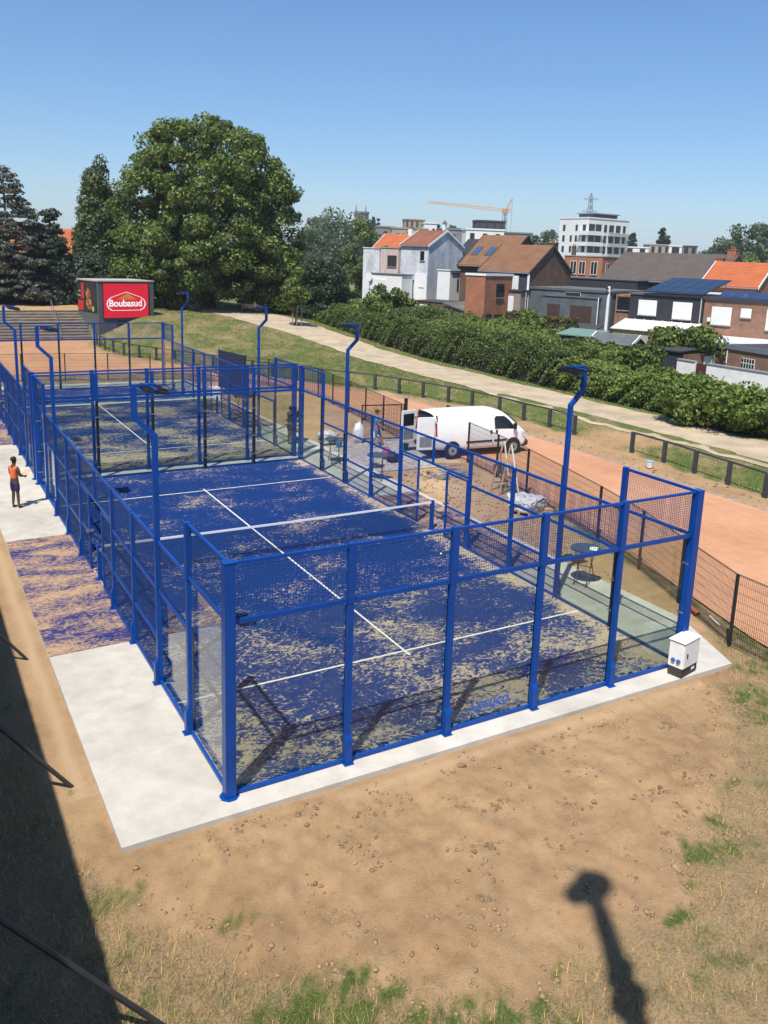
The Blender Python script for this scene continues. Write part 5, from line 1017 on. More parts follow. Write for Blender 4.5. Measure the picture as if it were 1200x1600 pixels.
# white house with peeling gable
h = house('tall white house with peeling gable wall and red brown roof', 54.0, 80.5); gable_body(h, -4.4, 0, 0, 7.6, 9.7, 11.6, PEEL, RF_RB, WHITE, oh=.15)
hwin(h, -1.25, -.55, 7.9, 9.1, 'hole', trim=WHITE); hwin(h, -1.25, -.45, 4.6, 5.9, 'glass'); chimney(h, -1.0, 4.6, 11.0, 12.6, RENW, .4)
bm = BM(); box(bm, -1.9, -.02, -.08, -.004, 1, 6.3); obj('lower_render', bm, RENW, h)
flat(h, -7.4, -4.45, -.4, 5, -.5, 9.3, PINK, FLATG, mat('grey_cornice', (.35, .33, .32), .8), 'rear_wing_wall'); hwin(h, -6.2, -4.9 + .2, 7.0, 8.4, 'glass', off=(0, -.4), trim=mat('dark_frame', (.05, .05, .05), .6))
flat(h, -7.4, -2.0, -2.6, -.42, -.5, 6.0, RENW, FLATG, FLATG, 'ground_wing_wall'); hwin(h, -6.4, -4.6, 3.6, 5.4, 'shutter', off=(0, -2.6), ledge=False)
bm = BM(); disc(bm, (-7.2, -2.9, 5.6), .55, .06, 20, 'y'); tube(bm, [(-7.2, -2.8, 4.4), (-7.2, -2.8, 5.4)], .05, 6); obj('satellite_dish', bm, WHITE, h)
flat(h, -10.2, -7.45, -.6, 4, -.5, 9.2, PEEL, FLATG, PEEL, 'side_wing_wall'); hwin(h, -8.9, -8.1, 2.6, 5.0, 'shutter', off=(0, -.6), ledge=False)
h = house('small flat white block with two slit windows before the peeling gable', 52.4, 73.0, 'white_annex'); flat(h, -1.8, 0, 0, 4.3, -.5, 6.9, RENW, FLATG, WHITE)
bm = BM(); box(bm, .02, .10, .3, 4.1, 6.6, 6.75); obj('cornice', bm, FLATG, h)
for y in (1.5, 2.1): hwin(h, y, y + .28, 4.6, 6.0, 'hole', 'R', trim=CHAR, ledge=False)
h = house('bare dark brown brick wall block right of the white block', 55.4, 73.8, 'brick_annex'); flat(h, -1.5, 0, 0, 3.8, -.5, 6.9, BR_DK, FLATG, RENW)
h = house('orange tiled house with a red rear wall at the left of the town', 58.4, 97.2); gable_body(h, -5.2, 0, 0, 9.5, 8.0, 11.4, BR_DK, RF_OR, WHITE, oh=.2); chimney(h, -.4, 4.8, 10.8, 12.4, RENW, .7)
flat(h, -2.6, 0, -2.6, -.3, -.5, 6.6, mat('red_painted_wall', (.34, .06, .04), .85), FLATG, WHITE, 'rear_wall', para=.35)
bm = BM(); slab_poly(bm, [(-3.2, 1.2, 9.15), (-2.5, 1.2, 9.15), (-2.5, 2.1, 9.8), (-3.2, 2.1, 9.8)], .06); obj('skylight', bm, mat('skylight_frame', (.06, .07, .08), .5), h)
h = house('black tiled gabled roof between the peeling gable and brown roofs', 61.5, 79.5); gable_body(h, -5, 0, 0, 8.5, 7.8, 10.8, BR_DK, RF_BK, None)
h = house('small bright orange roof far behind the black gabled roof', 79, 98); gable_body(h, -8, 0, 0, 9, 7.7, 10.3, BR_DK, RF_OR, None)
# big dark roof, right orange roof
h = house('long dark grey brown tiled roof behind the solar house', 78.2, 56.2); gable_body(h, -14.5, 0, 0, 13, 6.6, 9.8, BR_DK, RF_DG, None, oh=.4); chimney(h, -.6, 6.2, 9.0, 10.5, BR_OR, 1.0); chimney(h, -.5, 1.6, 7.2, 9.4, BR_OR, .9)
h = house('bright orange tiled house at the right edge of the town', 73.2, 46.9); gable_body(h, -6.0, 0, 0, 9, 6.5, 8.9, BR_OR, RF_OR, WHITE, oh=.25); bm = BM(); box(bm, -6, 0, -1.4, -.3, -.5, 5.8); obj('dormer_wall', bm, RENW, h); hwin(h, -2.5, -1.4, 4.2, 5.5, 'glass', off=(0, -1.4))
h = house('long low black roofed shed behind the grey slate house', 72.0, 62.5, 'long_shed'); flat(h, -13, 0, 0, 5, -.5, 6.4, CHAR, FLATG, CHAR)
h = house('small red brick building in front of the white apartment block', 89.7, 87.3, 'brick_building'); flat(h, -6.5, 0, 0, 6, -.5, 9.3, BR_OR, FLATG, mat('grey_cornice', (.35, .33, .32), .8))
for s, k in ((-5.4, 0), (-3.9, 0), (-1.9, 1)): hwin(h, s, s + 1.1, 6.6, 8.6, 'glass')
hwin(h, 1.2, 2.3, 6.6, 8.4, 'glass', 'R'); chimney(h, -6.0, 2, 9.3, 10.8, BR_DK)
h = house('black tiled low gabled roof beside the small red brick building', 96, 84.5); gable_body(h, -9, 0, 0, 11, 6.5, 9.3, BR_DK, RF_BK, None)
# garden outbuildings
h = thing('garden_shed', 'low brick outbuilding with flat grey roof before the white house', 'shed', (49.5, 66.6, 0), UA, 'garden outbuildings'); flat(h, -5.8, 0, 0, 3.4, .2, 3.45, BR_DK, FLAT, FLATG); hwin(h, -5.4, -4.2, 1.5, 3.1, 'shutter', ledge=False)
h = thing('garden_shed', 'outbuilding with sloping dark grey roof left of the red annex', 'shed', (46.2, 60.8, 0), UA, 'garden outbuildings'); bm = BM(); prism(bm, [(0, .2), (4.4, .2), (4.4, 3.5), (0, 3.5)], -2.4, 0, lambda u, v, z: (z, u, v)); obj('wall', bm, BR_PL, h)
bm = BM(); slab_poly(bm, [(-2.6, -.25, 3.85), (.9, -.25, 3.0), (.9, 4.6, 3.0), (-2.6, 4.6, 3.85)], .12); obj('roof', bm, FLATG, h)
h = thing('garden_wall', 'low grey block wall behind the shrubs left of the clipped hedge', 'garden wall', (47.2, 58.3, 0), UA, 'garden walls'); bm = BM(); box(bm, -6, 3.0, 0, .2, .2, 2.55); obj('wall', bm, mat('grey_block', (.22, .20, .17), .9, .3, 1.5), h); bm = BM(); box(bm, -6.05, 3.05, -.04, .24, 2.553, 2.65); obj('coping', bm, CHAR, h)
h = thing('garden_shed', 'green roofed garden shed below the low hedge', 'shed', (42.8, 38.1, .7), UA, 'garden outbuildings'); bm = BM(); box(bm, -3.0, 0, 0, 2.2, 0, 1.95); obj('wall', bm, CHAR, h); bm = BM(); slab_poly(bm, [(-3.2, -.2, 2.1), (.2, -.2, 2.1), (.2, 2.4, 2.45), (-3.2, 2.4, 2.45)], .08); obj('roof', bm, mat('green_felt', (.14, .24, .19), .7), h)
h = thing('garden_shed', 'small dark pitched shed with a glazed front left of the fig tree', 'shed', (43.6, 34.9, .5), UA, 'garden outbuildings'); gable_body(h, -3.4, 0, 0, 2.6, 2.0, 2.55, CHAR, FLATG, WHITE, oh=.15, zb=-.2, th=.06); hwin(h, -3.0, -.4, .6, 1.7, 'glass', trim=WHITE, ledge=False)
h = thing('garden_shed', 'black clad windowless shed with black felt roof above the hedge', 'shed', (42.43, 29.1, .6), math.atan2(29.1 - 31.81, 42.43 - 42.84 + .9), 'garden outbuildings')
bm = BM(); box(bm, -2.75, 0, 0, 6.2, -.4, 2.0); obj('wall', bm, BLKC, h); bm = BM(); slab_poly(bm, [(-2.85, -.15, 2.12), (.1, -.15, 2.12), (.1, 6.4, 2.35), (-2.85, 6.4, 2.35)], .1); obj('roof', bm, FLAT, h)
bm = BM(); box(bm, .01, .06, .3, 6.0, -.4, 1.85); obj('brick_side', bm, BR_BR, h); hwin(h, 3.0, 4.4, .2, 1.6, 'shutter', 'R', off=(.06, 0), ledge=False)
h = thing('garage', 'brown brick garage with a glass block window and black flat roof', 'garage', (49.6, 31.2, .6), math.atan2(-10, -1.2), 'garden outbuildings'); h.location = (45.9, 27.6, .6); h.rotation_euler.z = math.atan2(-.98, -.15)
bm = BM(); box(bm, -.5, 10, 0, 7, -.5, 2.3); obj('wall', bm, BR_BR, h); bm = BM(); box(bm, -.6, 10.1, -.1, 7.1, 2.303, 2.62); obj('roof_edge', bm, mat('blue_grey_fascia', (.16, .19, .22), .5), h); bm = BM(); box(bm, -.45, 9.95, .1, 6.95, 2.622, 2.64); obj('roof', bm, FLAT, h)
f = hwin(h, .9, 2.1, 1.2, 1.85, 'hole', trim=WHITE, ledge=False)
for k in range(1, 5): bm = BM(); box(bm, .9 + k * .24 - .02, .9 + k * .24 + .02, -.07, -.058, 1.22, 1.83); obj('glazing_bar', bm, WHITE, f)
bm = BM(); box(bm, .9, 2.1, -.075, -.0705, 1.50, 1.55); obj('glazing_bar', bm, WHITE, f)
bm = BM(); tube(bm, [(4.5, 4.5, 2.64), (4.5, 4.5, 3.3)], .12, 8); obj('flue', bm, BLACKM, h)
root = thing('garden_wall', 'white rendered garden wall with grey coping on the right', 'garden wall', (42.03, 29.0, .5), R(-90), 'garden walls')
for a, b in ((0, 1.55), (2.5, 18)): bm = BM(); box(bm, a, b, 0, .2, -.3, 1.65); obj('wall', bm, mat('aged_white_render', (.80, .79, .76), .9, .08, 1.5), root); bm = BM(); box(bm, a, b, -.05, .25, 1.653, 1.73); obj('coping', bm, mat('grey_coping', (.3, .29, .27), .9), root)
bm = BM(); box(bm, 1.6, 2.45, .06, .12, -.3, 1.6); obj('gate', bm, mat('maroon_boards', (.10, .02, .02), .7), root)
root = thing('street_lamp', 'grey street lamp rising over the roofs left of the dark roof', 'street lamp', (83, 72, 0)); bm = BM(); tube(bm, [(0, 0, 0), (0, 0, 9.2)], [.12, .07], 8); tube(bm, [(0, 0, 9.1), (-.5, .4, 9.7), (-1.2, .8, 9.8)], .05, 6); obj('pole', bm, mat('pale_grey_pole', (.4, .42, .42), .5), root); bm = BM(); box(bm, -1.8, -1.1, .6, 1.0, 9.74, 9.88); obj('lamp_head', bm, CHAR, root)
root = thing('utility_pole', 'pale concrete pole standing in front of the grey slate house', 'utility pole', (51.5, 45.9, .5)); bm = BM(); tube(bm, [(0, 0, 0), (0, 0, 5.9)], [.16, .12], 8); obj('pole', bm, RENW, root); bm = BM(); box(bm, -.35, .35, -.06, .06, 5.6, 5.75); box(bm, -.3, .3, -.1, .1, 5.25, 5.45); obj('crossarm', bm, CHAR, root)

# ------------------------------------------------------------------ distant buildings
WH1 = mat('white_facade', (.72, .72, .71), .8, .05, .3); GR1 = mat('grey_facade', (.20, .21, .225), .8, .1, .3); BE1 = mat('beige_facade', (.36, .32, .27), .85, .12, .3); DK1 = mat('charcoal_facade', (.055, .06, .075), .7, .15, .3, stretch=(6, 6, .3)); HOLE = mat('dark_opening', (.03, .033, .038), .3)
def block(name, label, px, py, D, Wd, Dp, H, ang, m_, rows=0, cols=0, wz=1.4, ww=1.2, rcols=0, z0=0, parent=None, roof=None):
    """far flat-roofed building; near top corner stands at photo pixel (px,py)"""
    p = at(px, py, D); root = thing(name, label, 'building', (p.x, p.y, 0), ang, 'far buildings on the skyline'); top = p.z
    bm = BM(); box(bm, -Wd, 0, 0, Dp, z0, top); obj('wall', bm, m_, root); bm = BM(); box(bm, -Wd - .15, .15, -.15, Dp + .15, top + .004, top + .35); obj('parapet', bm, roof or m_, root)
    for r in range(rows):
        z = top - 2.4 - r * 3.0
        for c in range(cols): s = -Wd + (c + .5) * Wd / cols - ww / 2; bm = BM(); box(bm, s, s + ww, -.06, -.004, z, z + wz); obj('window', bm, HOLE, root)
        for c in range(rcols): s = (c + .5) * Dp / rcols - ww / 2; bm = BM(); box(bm, .004, .06, s, s + ww, z, z + wz); obj('window', bm, HOLE, root)
    return root, top
AN = YAW * -1
b, top = block('apartment_block', 'white five storey apartment block with dark recessed balconies', 921, 341, 240, 11.5, 16.7, 20, -1.5, WH1, 0, 0)
# left white face windows, right face with balconies
for r in range(5):
    z = top - 3.4 - r * 3.0
    for s, w_ in ((-10.0, .9), (-7.0, .8), (-5.0, .8), (-2.2, 1.2)):
        if (r + int(s)) % 4 != 1: bm = BM(); box(bm, s, s + w_, -.08, -.004, z, z + 1.7); obj('window', bm, HOLE, b)
    bm = BM(); box(bm, -3.2, 1.2, -1.3, -.09, z - 1.2, z - .1); box(bm, .15, 1.2, -.085, 5.2, z - 1.2, z - .1); obj('balcony', bm, WH1, b)
    for s, w_ in ((.1, 2.3), (2.8, 2.3), (6.3, 1.1), (8.4, 1.9), (11.2, 1.9), (14.2, 1.1)):
        bm = BM(); box(bm, .004, .12, s, s + w_, z - .1, z + 1.9); obj('window', bm, HOLE, b)
    bm = BM(); box(bm, .004, .9, 8.0, 15.8, z - 1.2, z - .25); obj('balcony', bm, mat('pale_grey_facade', (.42, .41, .39), .8), b)
    bm = BM(); box(bm, .004, .08, 5.4, 7.9, z - 1.25, z + 1.74); obj('facade_panel', bm, mat('pale_grey_facade', (.42, .41, .39), .8), b) if False else None
bm = BM(); box(bm, -6, -.5, 2, 12, top + .36, top + 1.3); obj('penthouse', bm, DK1, b); bm = BM(); box(bm, -6.5, 0, 1.5, 12.5, top + 1.31, top + 1.6); obj('penthouse_roof', bm, GR1, b)
block('apartment_block', 'white three storey block with small dark windows below the crane', 788, 361, 190, 8.6, 6, 14, -.45, WH1, 3, 3, 1.7, 1.0)
block('apartment_block', 'charcoal upper block rising over the white three storey block', 790, 347.5, 200, 7.0, 5, 14, -.45, DK1, 1, 4, 2.2, .35)
block('apartment_block', 'dark grey block left of the white three storey block', 728, 360, 196, 6.0, 6, 12, -.45, GR1, 1, 1)
block('apartment_block', 'grey block with deep openings right of the white block', 832, 366, 205, 6.6, 6, 12, -.45, GR1, 2, 5, 2.0, .8)
block('row_building', 'long beige block with small windows behind the willow', 668, 359, 205, 8.6, 8, 14, -.45, BE1, 2, 3, 1.3, 1.0)
block('row_building', 'grey brown block at the left of the far row', 617, 356, 208, 4.6, 8, 14, -.45, mat('taupe_facade', (.22, .20, .19), .85), 2, 1, 1.5, .8)
block('tower_building', 'tan building with narrow bays on top of the far row', 664, 345, 225, 5.4, 6, 14, -.45, mat('tan_bays', (.38, .30, .22), .85, .3, 1.2, stretch=(2, 2, .2)), 1, 4, 2.4, .4)
block('row_building', 'stepped white building right of the tan one', 683, 350, 220, 3.4, 6, 14, -.45, WH1, 1, 2, 1.2, .7)
block('row_building', 'white modern house in the low far row on the right', 1014, 388, 255, 7.4, 10, 14, -.62, WH1, 2, 2, 2.2, 1.6)
block('row_building', 'beige modern house in the low far row on the right', 1048, 384, 258, 6.2, 10, 14, -.62, BE1, 2, 3, 2.0, 1.0)
block('row_building', 'white and beige house in the low far row, right of centre', 1066, 385.5, 256, 3.8, 10, 14, -.62, WH1, 2, 1, 2.2, 2.2)
block('row_building', 'brown grey house with dark roof at the right end of the low row', 1090, 386, 260, 4.4, 10, 14, -.62, mat('taupe_facade', (.22, .20, .19), .85), 2, 2, 2.2, 1.2, roof=DK1)
block('row_building', 'small white flat building left of the apartment block', 871, 391, 200, 4.6, 6, 14, -.5, BE1, 1, 3, 1.3, 1.1)
h = thing('house', 'orange tiled roof behind the poplar on the left', 'house', (19.5, 112, 0), .1, 'town houses beyond the gardens'); gable_body(h, -12, 12, 0, 9, 7.2, 10.2, BR_DK, RF_OR, None)
root = thing('water_tower', 'old round fortified tower top above the far trees', 'tower', (at(565, 335, 600).x, at(565, 335, 600).y, 0)); zt = at(565, 331, 600).z
bm = BM(); disc(bm, (0, 0, 0), 5.0, zt - 1.5, 24); obj('tower_wall', bm, mat('old_stone', (.20, .17, .15), .9, .3, .3), root); bm = BM(); disc(bm, (0, 0, zt - 1.49), 5.4, 1.5, 24); obj('parapet', bm, mat('old_stone', (.20, .17, .15), .9, .3, .3), root)
for x in (-4.4, 3.2): bm = BM(); tube(bm, [(x, 0, zt), (x, 0, zt + 5)], [.9, .05], 8); obj('spire', bm, GR1, root)
# crane
p = at(788, 350, 420); root = thing('tower_crane', 'yellow orange tower crane over the charcoal block', 'crane', (p.x, p.y, 0)); CY = mat('crane_orange', (.70, .36, .14), .6)
zt = at(785, 331, 420).z; rt = Vector((R2.x, R2.y, 0)).normalized()
def lattice(a, b, w_, n_, r, m_, name, par, taper=1):
    a, b = Vector(a), Vector(b); d = (b - a).normalized(); s = d.cross(Vector((0, 0, 1))); s = (s if s.length > .2 else Vector((1, 0, 0))).normalized(); u = s.cross(d); bm = BM(); cs = [s * -1 + u * -1, s - u, s + u, s * -1 + u]
    for c in cs: tube(bm, [a + c * w_ / 2, b + c * w_ / 2 * taper], r, 4)
    for i in range(n_):
        t0, t1 = i / n_, (i + 1) / n_; w0, w1 = w_ / 2 * (1 + (taper - 1) * t0), w_ / 2 * (1 + (taper - 1) * t1); A, B = a.lerp(b, t0), a.lerp(b, t1)
        for j in range(4): tube(bm, [A + cs[j] * w0, B + cs[(j + 1) % 4] * w1], r * .6, 3)
    return obj(name, bm, m_, par)
lattice((0, 0, 0), (0, 0, zt), 1.5, 14, .12, GR1, 'mast', root); J0 = -rt * 38 + Vector((0, 0, zt + 3.3)); lattice(rt * 3 + Vector((0, 0, zt + .5)), J0, 1.3, 26, .16, CY, 'jib', root, .6)
lattice(Vector((0, 0, zt)), rt * 3.2 + Vector((0, 0, zt + 6.5)), .9, 6, .16, CY, 'counter_jib', root, .4); bm = BM(); tube(bm, [rt * 3.2 + Vector((0, 0, zt + 6.5)), rt * 3.4 + Vector((0, 0, zt - 12))], .07, 4); obj('rope', bm, GR1, root); bm = BM(); box(bm, -1, 1, -1, 1, zt - .4, zt + 1.4); obj('cab', bm, CY, root)
for px, dx in ((780, 0),): pass
# pylon and wires
p = at(921, 340, 620); zt = at(921, 302, 620).z; root = thing('power_pylon', 'grey steel lattice pylon behind the apartment block', 'pylon', (p.x, p.y, 0)); PY_ = mat('pylon_steel', (.22, .25, .29), .6)
lattice((0, 0, 0), (0, 0, zt - 3), 6.5, 12, .28, PY_, 'tower', root, .22); lattice((0, 0, zt - 3), (0, 0, zt), 1.4, 3, .25, PY_, 'tip', root, .15)
for k, (dz, w_) in enumerate(((4.5, 5.5), (13, 5.5), (22, 5.0))): bm = BM(); tube(bm, [-rt * w_ + Vector((0, 0, zt - dz)), rt * w_ + Vector((0, 0, zt - dz))], .3, 4); tube(bm, [-rt * w_ + Vector((0, 0, zt - dz)), Vector((0, 0, zt - dz + 2))], .2, 4); tube(bm, [rt * w_ + Vector((0, 0, zt - dz)), Vector((0, 0, zt - dz + 2))], .2, 4); obj('cross_arm', bm, PY_, root)
bm = BM()
for dz, w_ in ((4.5, 5.5), (13, 5.5), (22, 5.0)):
    for s in (-1, 1):
        for e in (-1, 1):
            A = Vector((0, 0, zt - dz)) + rt * w_ * s; B = A + rt * 420 * e + Vector((0, 0, -2)); pts = [A.lerp(B, t_) + Vector((0, 0, -34 * t_ * (1 - t_))) for t_ in np.linspace(0, 1, 14)]; tube(bm, pts, .02, 3)
obj('power_lines', bm, PY_, root)
# far trees
def ftree(px, ytop, D, Wm, kind, lm, label, ncl=34, nl=110, name='far_tree', ls=None, base=0.0):
    p = at(px, ytop, D); H_ = p.z; k = D / 300
    tree(p.x, p.y, 0, H_, Wm, kind, lm, label, name, 'tree', base=base, ncl=ncl, nl=nl, ls=ls or (.22 + D * .0012), rc=max(1.0, Wm * .13), trunk=.3, group='trees on the skyline', limbs=False)
ftree(525, 322, 300, 34, 'broad', L_FAR, 'broad dark green wood mass right of the huge tree', 90, 150)
ftree(488, 342, 250, 16, 'cone', L_FAR, 'dark pointed tree beside the right flank of the huge tree')
ftree(566, 343, 150, 8.5, 'willow', L_WIL, 'pale yellow green willow above the orange roofed house', 60, 170, 'willow_tree')
ftree(590, 352, 152, 4.5, 'willow', L_WIL, 'lower shoulder of pale willow, right of the taller one', 26, 120, 'willow_tree')
ftree(637, 361, 158, 4.5, 'willow', L_WIL, 'small pale willow beside the beige block', 26, 120, 'willow_tree')
for px, yt, l in ((579, 333, 'first cypress right of the round tower'), (584, 334, 'second cypress right of the round tower'), (592, 335, 'thickest cypress right of the round tower')): ftree(px, yt, 560, 7, 'cone', L_DARK, l, 60, 70, 'cypress_tree', base=.35)
ftree(688, 346, 330, 13, 'round', L_FAR, 'round dark tree left of the crane jib, nearer the stepped white building'); ftree(715, 345, 330, 14, 'round', L_FAR, 'round dark tree above the dark grey block')
ftree(855, 356, 330, 26, 'broad', L_FAR, 'broad dark trees left of the white apartment block', 60, 130)
ftree(979, 362, 330, 5, 'cone', L_DARK, 'short dark poplar just right of the apartment block', 150, 60, 'poplar_tree', base=.35); ftree(990, 362, 330, 8, 'cone', L_DARK, 'pointed dark conifer right of the apartment block', 150, 60, 'conifer_tree', base=.3)
ftree(1036, 355, 330, 6, 'cone', L_DARK, 'left one of the twin dark poplars above the low far row', 190, 60, 'poplar_tree', base=.35); ftree(1043, 356, 332, 5, 'cone', L_DARK, 'right one of the twin dark poplars above the low far row', 170, 60, 'poplar_tree', base=.35)
for px, yt, D, W_, l in ((1120, 386, 420, 26, 'low far trees at the left end of the right hand wood'), (1146, 366, 300, 18, 'rising green tree in the right hand wood'), (1163, 345, 270, 20, 'tallest green tree in the right hand wood'), (1185, 350, 280, 20, 'green tree near the right edge in the wood'), (1205, 347, 270, 20, 'green tree at the right edge of the photo'), (1180, 384, 230, 20, 'lower brighter tree in front of the right hand wood')):
    ftree(px, yt, D, W_, 'broad', L_FAR if yt != 384 else L_PLANE, l, 50, 130)
for px, yt, D, W_, l in ((610, 380, 330, 30, 'low dark trees behind the beige row'), (760, 385, 340, 40, 'low dark trees behind the white block'), (930, 392, 340, 40, 'low dark trees behind the apartment block'), (1060, 400, 420, 60, 'low dark trees behind the low far row'), (40, 372, 260, 40, 'low trees behind the grey spruce'), (-40, 366, 240, 40, 'low trees outside the left edge'), (230, 380, 260, 40, 'low trees behind the poplar'), (420, 378, 260, 40, 'low trees behind the huge tree'), (1250, 380, 320, 50, 'low trees beyond the right edge'), (700, 384, 420, 60, 'thin line of far trees under the crane')):
    ftree(px, yt, D, W_, 'broad', L_FAR, l, 40, 90)

# ------------------------------------------------------------------ grandstand behind and left of the camera (its roof throws the shadow), its stays and an unseen mast shaped for the shadow it casts
root = thing('grandstand', 'grandstand whose roof edge shades the left side of the ground', 'grandstand', (0, 0, 0)); EX = -2.45 - .426 * 6.5; y0, y1 = -45, 60
bm = BM(); slab_poly(bm, [(EX - 11, y0, 7.6), (EX, y0, 6.5), (EX, y1, 6.5), (EX - 11, y1, 7.6)], .25); obj('roof', bm, mat('corrugated_sheet', (.35, .36, .37), .5), root)
for k in range(8): bm = BM(); box(bm, EX - 10.9, EX - 2.6 - k * .9, y0 + .2, y1 - .2, .4 * k - .08, .4 * k + .319); obj('tier', bm, mat('terrace_concrete', (.30, .26, .20), .95), root)
bm = BM(); box(bm, EX - 11.2, EX - 10.92, y0, y1, -.1, 7.3); obj('back_wall', bm, mat('grey_concrete', (.42, .36, .30), .9), root)
for k in range(21): bm = BM(); y = y0 + 1.06 + k * 5.0; box(bm, EX - 2.3, EX - 2.1, y - .1, y + .1, -.1, 6.4); obj('roof_post', bm, CHAR, root)
for (x, y), l in (((-2.14, 1.41), 'middle dark slanting stay anchored in the dirt beside the slab'), ((-2.18, 6.29), 'farthest dark slanting stay, beside the sandy turf strip'), ((-1.97, -3.65), 'nearest long dark slanting stay at the bottom left corner')):
    bm = BM(); dx, dy = -.73, -.08; tube(bm, [(x, y, -.12), (x + dx * 6.3, y + dy * 6.3, 6.3)], .035 if y < 6 else .03, 8); tag(obj('steel_stay', bm, CHAR), l, 'stay')
root = thing('shadow_mast', 'unseen leaning mast added to throw the shadow on the dirt bottom right', 'shadow mast', (0, 0, 0)); q = lambda sx, sy, z: Vector((sx - .426 * z, sy - .359 * z, z))  # unseen mast added, its lean shaped to cast the shadow on the dirt
A = q(3.69, -4.23, 18.0); B = q(2.95, -5.55, 14.6); C_ = q(2.2, -6.9, 11.2); D_ = Vector((C_.x + .9, C_.y - 1.5, 0))
bm = BM(); tube(bm, [D_, C_, B, A], [.18, .15, .16, .11], 8); obj('mast', bm, STEEL, root)
for c, sx, sz in ((A, .32, .40), (A + Vector((-.12, .1, -.3)), .22, .3), (B + (A - B) * .05, .20, .4), (B + (C_ - B) * .2, .26, .36), (C_ + (B - C_) * .35, .24, .36)): bm = BM(); blob(bm, c, 1, 2, .05, (sx, sx * .8, sz)); obj('shadow_lump', bm, CHAR, root)  # lumps out of view, sized to fill out the cast shadow

# ------------------------------------------------------------------ loose soil, stones, grass
n = 46000; x = rng.uniform(-3, 14, n); y = rng.uniform(-6.5, -.6, n); d_, g_, _ = masks(x, y); k = (rng.uniform(0, 1, n) > d_ * .93) & ((x > -1) | (y < -.5)); x, y = x[k], y[k]
m1 = np.clip((fbm(x, y, .45, 4, 1) - .15) * 1.3, .04, 1) > rng.uniform(0, 1, len(x)); x, y = x[m1], y[m1]
soil = mat('dry_soil', (.35, .23, .13), .98, .3, 3, glob=True); r_ = .004 + .032 * rng.uniform(0, 1, len(x)) ** 4.5; scatter('soil_crumbs', ground_pts(x, y), r_, soil, 'loose crumbs of dry soil and small stones on the bare dirt', 'soil')
n = 12000; x = rng.uniform(-2, 10, n); y = rng.uniform(-6, 1, n); dd = pdist(DIRT, x, y) + .10 * fbm(x, y, .5, 4, 7); k = rng.uniform(0, 1, n) < np.exp(-((dd - .16) / .16) ** 2) * (x > -1) * np.clip(.3 + fbm(x, y, .9, 2, 3), 0, 1); x, y = x[k], y[k]
scatter('rim_stones', ground_pts(x, y), .01 + .035 * rng.uniform(0, 1, len(x)) ** 2.5, soil, 'stones and crumbled soil heaped along the edge of the bare dirt', 'soil')
cx = [(5.2, -1.2), (5.9, -1.0), (9.6, -1.9), (9.3, -2.3), (3.2, -2.0), (3.5, -1.0), (8.1, -3.3), (6.4, -4.4), (7.2, -2.6), (1.8, -1.4), (2.2, -3.7), (9.7, -3.0), (8.4, -4.0), (4.3, -1.9), (6.1, -3.1), (5.5, -3.9), (7.9, -1.7), (2.8, -2.9), (9.9, -1.5), (9.95, -1.9), (9.8, -2.6), (9.2, -3.5), (.9, -1.0), (1.3, -2.4), (4.9, -2.7), (3.9, -3.4), (6.9, -1.2)]
xs, ys, rs = [], [], []
for a, b in cx:
    k = rng.integers(12, 34); xs += list(rng.normal(a, .15, k)); ys += list(rng.normal(b, .10, k)); rs += list(.006 + .038 * rng.uniform(0, 1, k) ** 2.5)
scatter('soil_clods', ground_pts(np.array(xs), np.array(ys)), np.array(rs), mat('clod_soil', (.33, .215, .125), .98, .35, 6, glob=True, bmp=.8), 'clods of broken brown earth on the bare dirt', 'soil', 2)
n = 1500; x = rng.uniform(12.1, 16.5, n); y = rng.uniform(2, 18, n); k = x < 11.4 + .28 * y; x, y = x[k], y[k]; scatter('soil_crumbs', ground_pts(x, y), rng.uniform(.01, .05, len(x)), soil, 'crumbs of soil on the strip between slab and wire fence', 'soil')
n = 260; x = rng.uniform(22.6, 23.9, n); y = rng.uniform(4, 40, n); scatter('verge_stones', ground_pts(x, y), rng.uniform(.02, .06, n), mat('grey_rubble', (.30, .28, .27), .9, .5, 3, glob=True), 'small stones on the verge between track and rail fence', 'stones')
def grass(name, label, xr, yr, n, h, wd, lm, wfn, lean=.95):
    x = rng.uniform(*xr, n); y = rng.uniform(*yr, n); k = rng.uniform(0, 1, n) < wfn(x, y); x, y = x[k], y[k]; C = ground_pts(x, y); return tag(obj(name, blades(C, h, wd, lean), lm), label, 'grass', kind='stuff')
DRY = leafmat('dry_straw', (.52, .38, .175), .55, .2); GRN = leafmat('fresh_grass', (.11, .19, .04), .5, .3); OLV = leafmat('olive_grass', (.24, .26, .08), .45, .3)
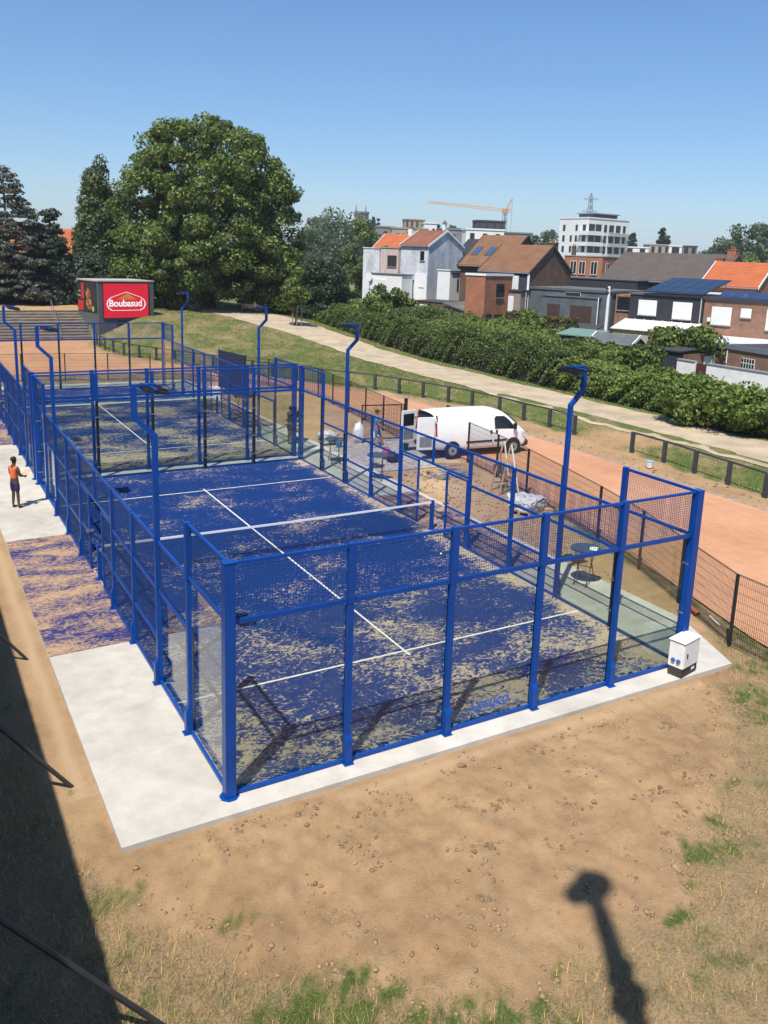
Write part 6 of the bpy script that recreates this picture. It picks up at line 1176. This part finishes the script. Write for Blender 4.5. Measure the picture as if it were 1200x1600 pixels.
grass('dry_grass', 'flattened straw coloured grass around the bare dirt', (-5, 13), (-7, 3), 130000, .15, .0036, DRY, lambda x, y: np.clip(masks(x, y)[0] * 1.1 - .1, 0, 1) * (1 - .6 * masks(x, y)[1]) * np.where(x > 3, .35, 1), .995)
grass('green_grass', 'fresh green grass tufts edging the bare dirt', (-5, 16), (-7, 14), 220000, .07, .0026, GRN, lambda x, y: np.clip(masks(x, y)[1] * 1.25 - .08, 0, .9), .9)
grass('olive_grass', 'half dry olive grass at the lower edge of the photo', (-5, 13), (-7, 2), 110000, .08, .003, OLV, lambda x, y: np.clip(masks(x, y)[0], .3, 1) * np.clip(masks(x, y)[1] * 1.6 + .06, 0, .9), .92)
grass('bank_grass', 'rough grass on the bank between the rail fence and the path', (9, 33), (2, 84), 200000, .16, .010, GRN, lambda x, y: (sdist(x, y) > .1) * (np.abs(x - (29.2 - 6.5 * np.maximum(0, (y - 56) / 34) ** 1.3)) > 2.5 + 1.2 * sst(52, 72, y)) * (masks(x, y)[1] * .8) * .8, .8)
grass('bank_grass', 'dry straw among the bank grass', (9, 33), (2, 84), 120000, .15, .010, DRY, lambda x, y: (sdist(x, y) > -.2) * (np.abs(x - (29.2 - 6.5 * np.maximum(0, (y - 56) / 34) ** 1.3)) > 2.3 + 1.2 * sst(52, 72, y)) * .35 * (fbm(x, y, .2, 3, 5) + .4 > 0), .95)
n = 30; bm = BM()
tube(bm, [(9.35, -4.0, .03), (9.9, -4.3, .03)], .018, 6); tag(obj('wooden_stick', bm, PALE), 'short pale wooden stick on the dry grass at the right edge', 'stick')

# ------------------------------------------------------------------ air
bm = BM(); box(bm, -3300, 3500, -1100, 4700, -1.3, 90); hz = obj('haze', bm); hm = bpy.data.materials.new('haze'); hm.use_nodes = True; t = hm.node_tree; t.nodes.remove(t.nodes['Principled BSDF'])
pv = t.nodes.new('ShaderNodeVolumePrincipled'); pv.inputs['Color'].default_value = (.80, .89, 1, 1); pv.inputs['Density'].default_value = .0002; t.links.new(pv.outputs[0], t.nodes['Material Output'].inputs['Volume']); hz.data.materials.append(hm); tag(hz, kind='stuff')
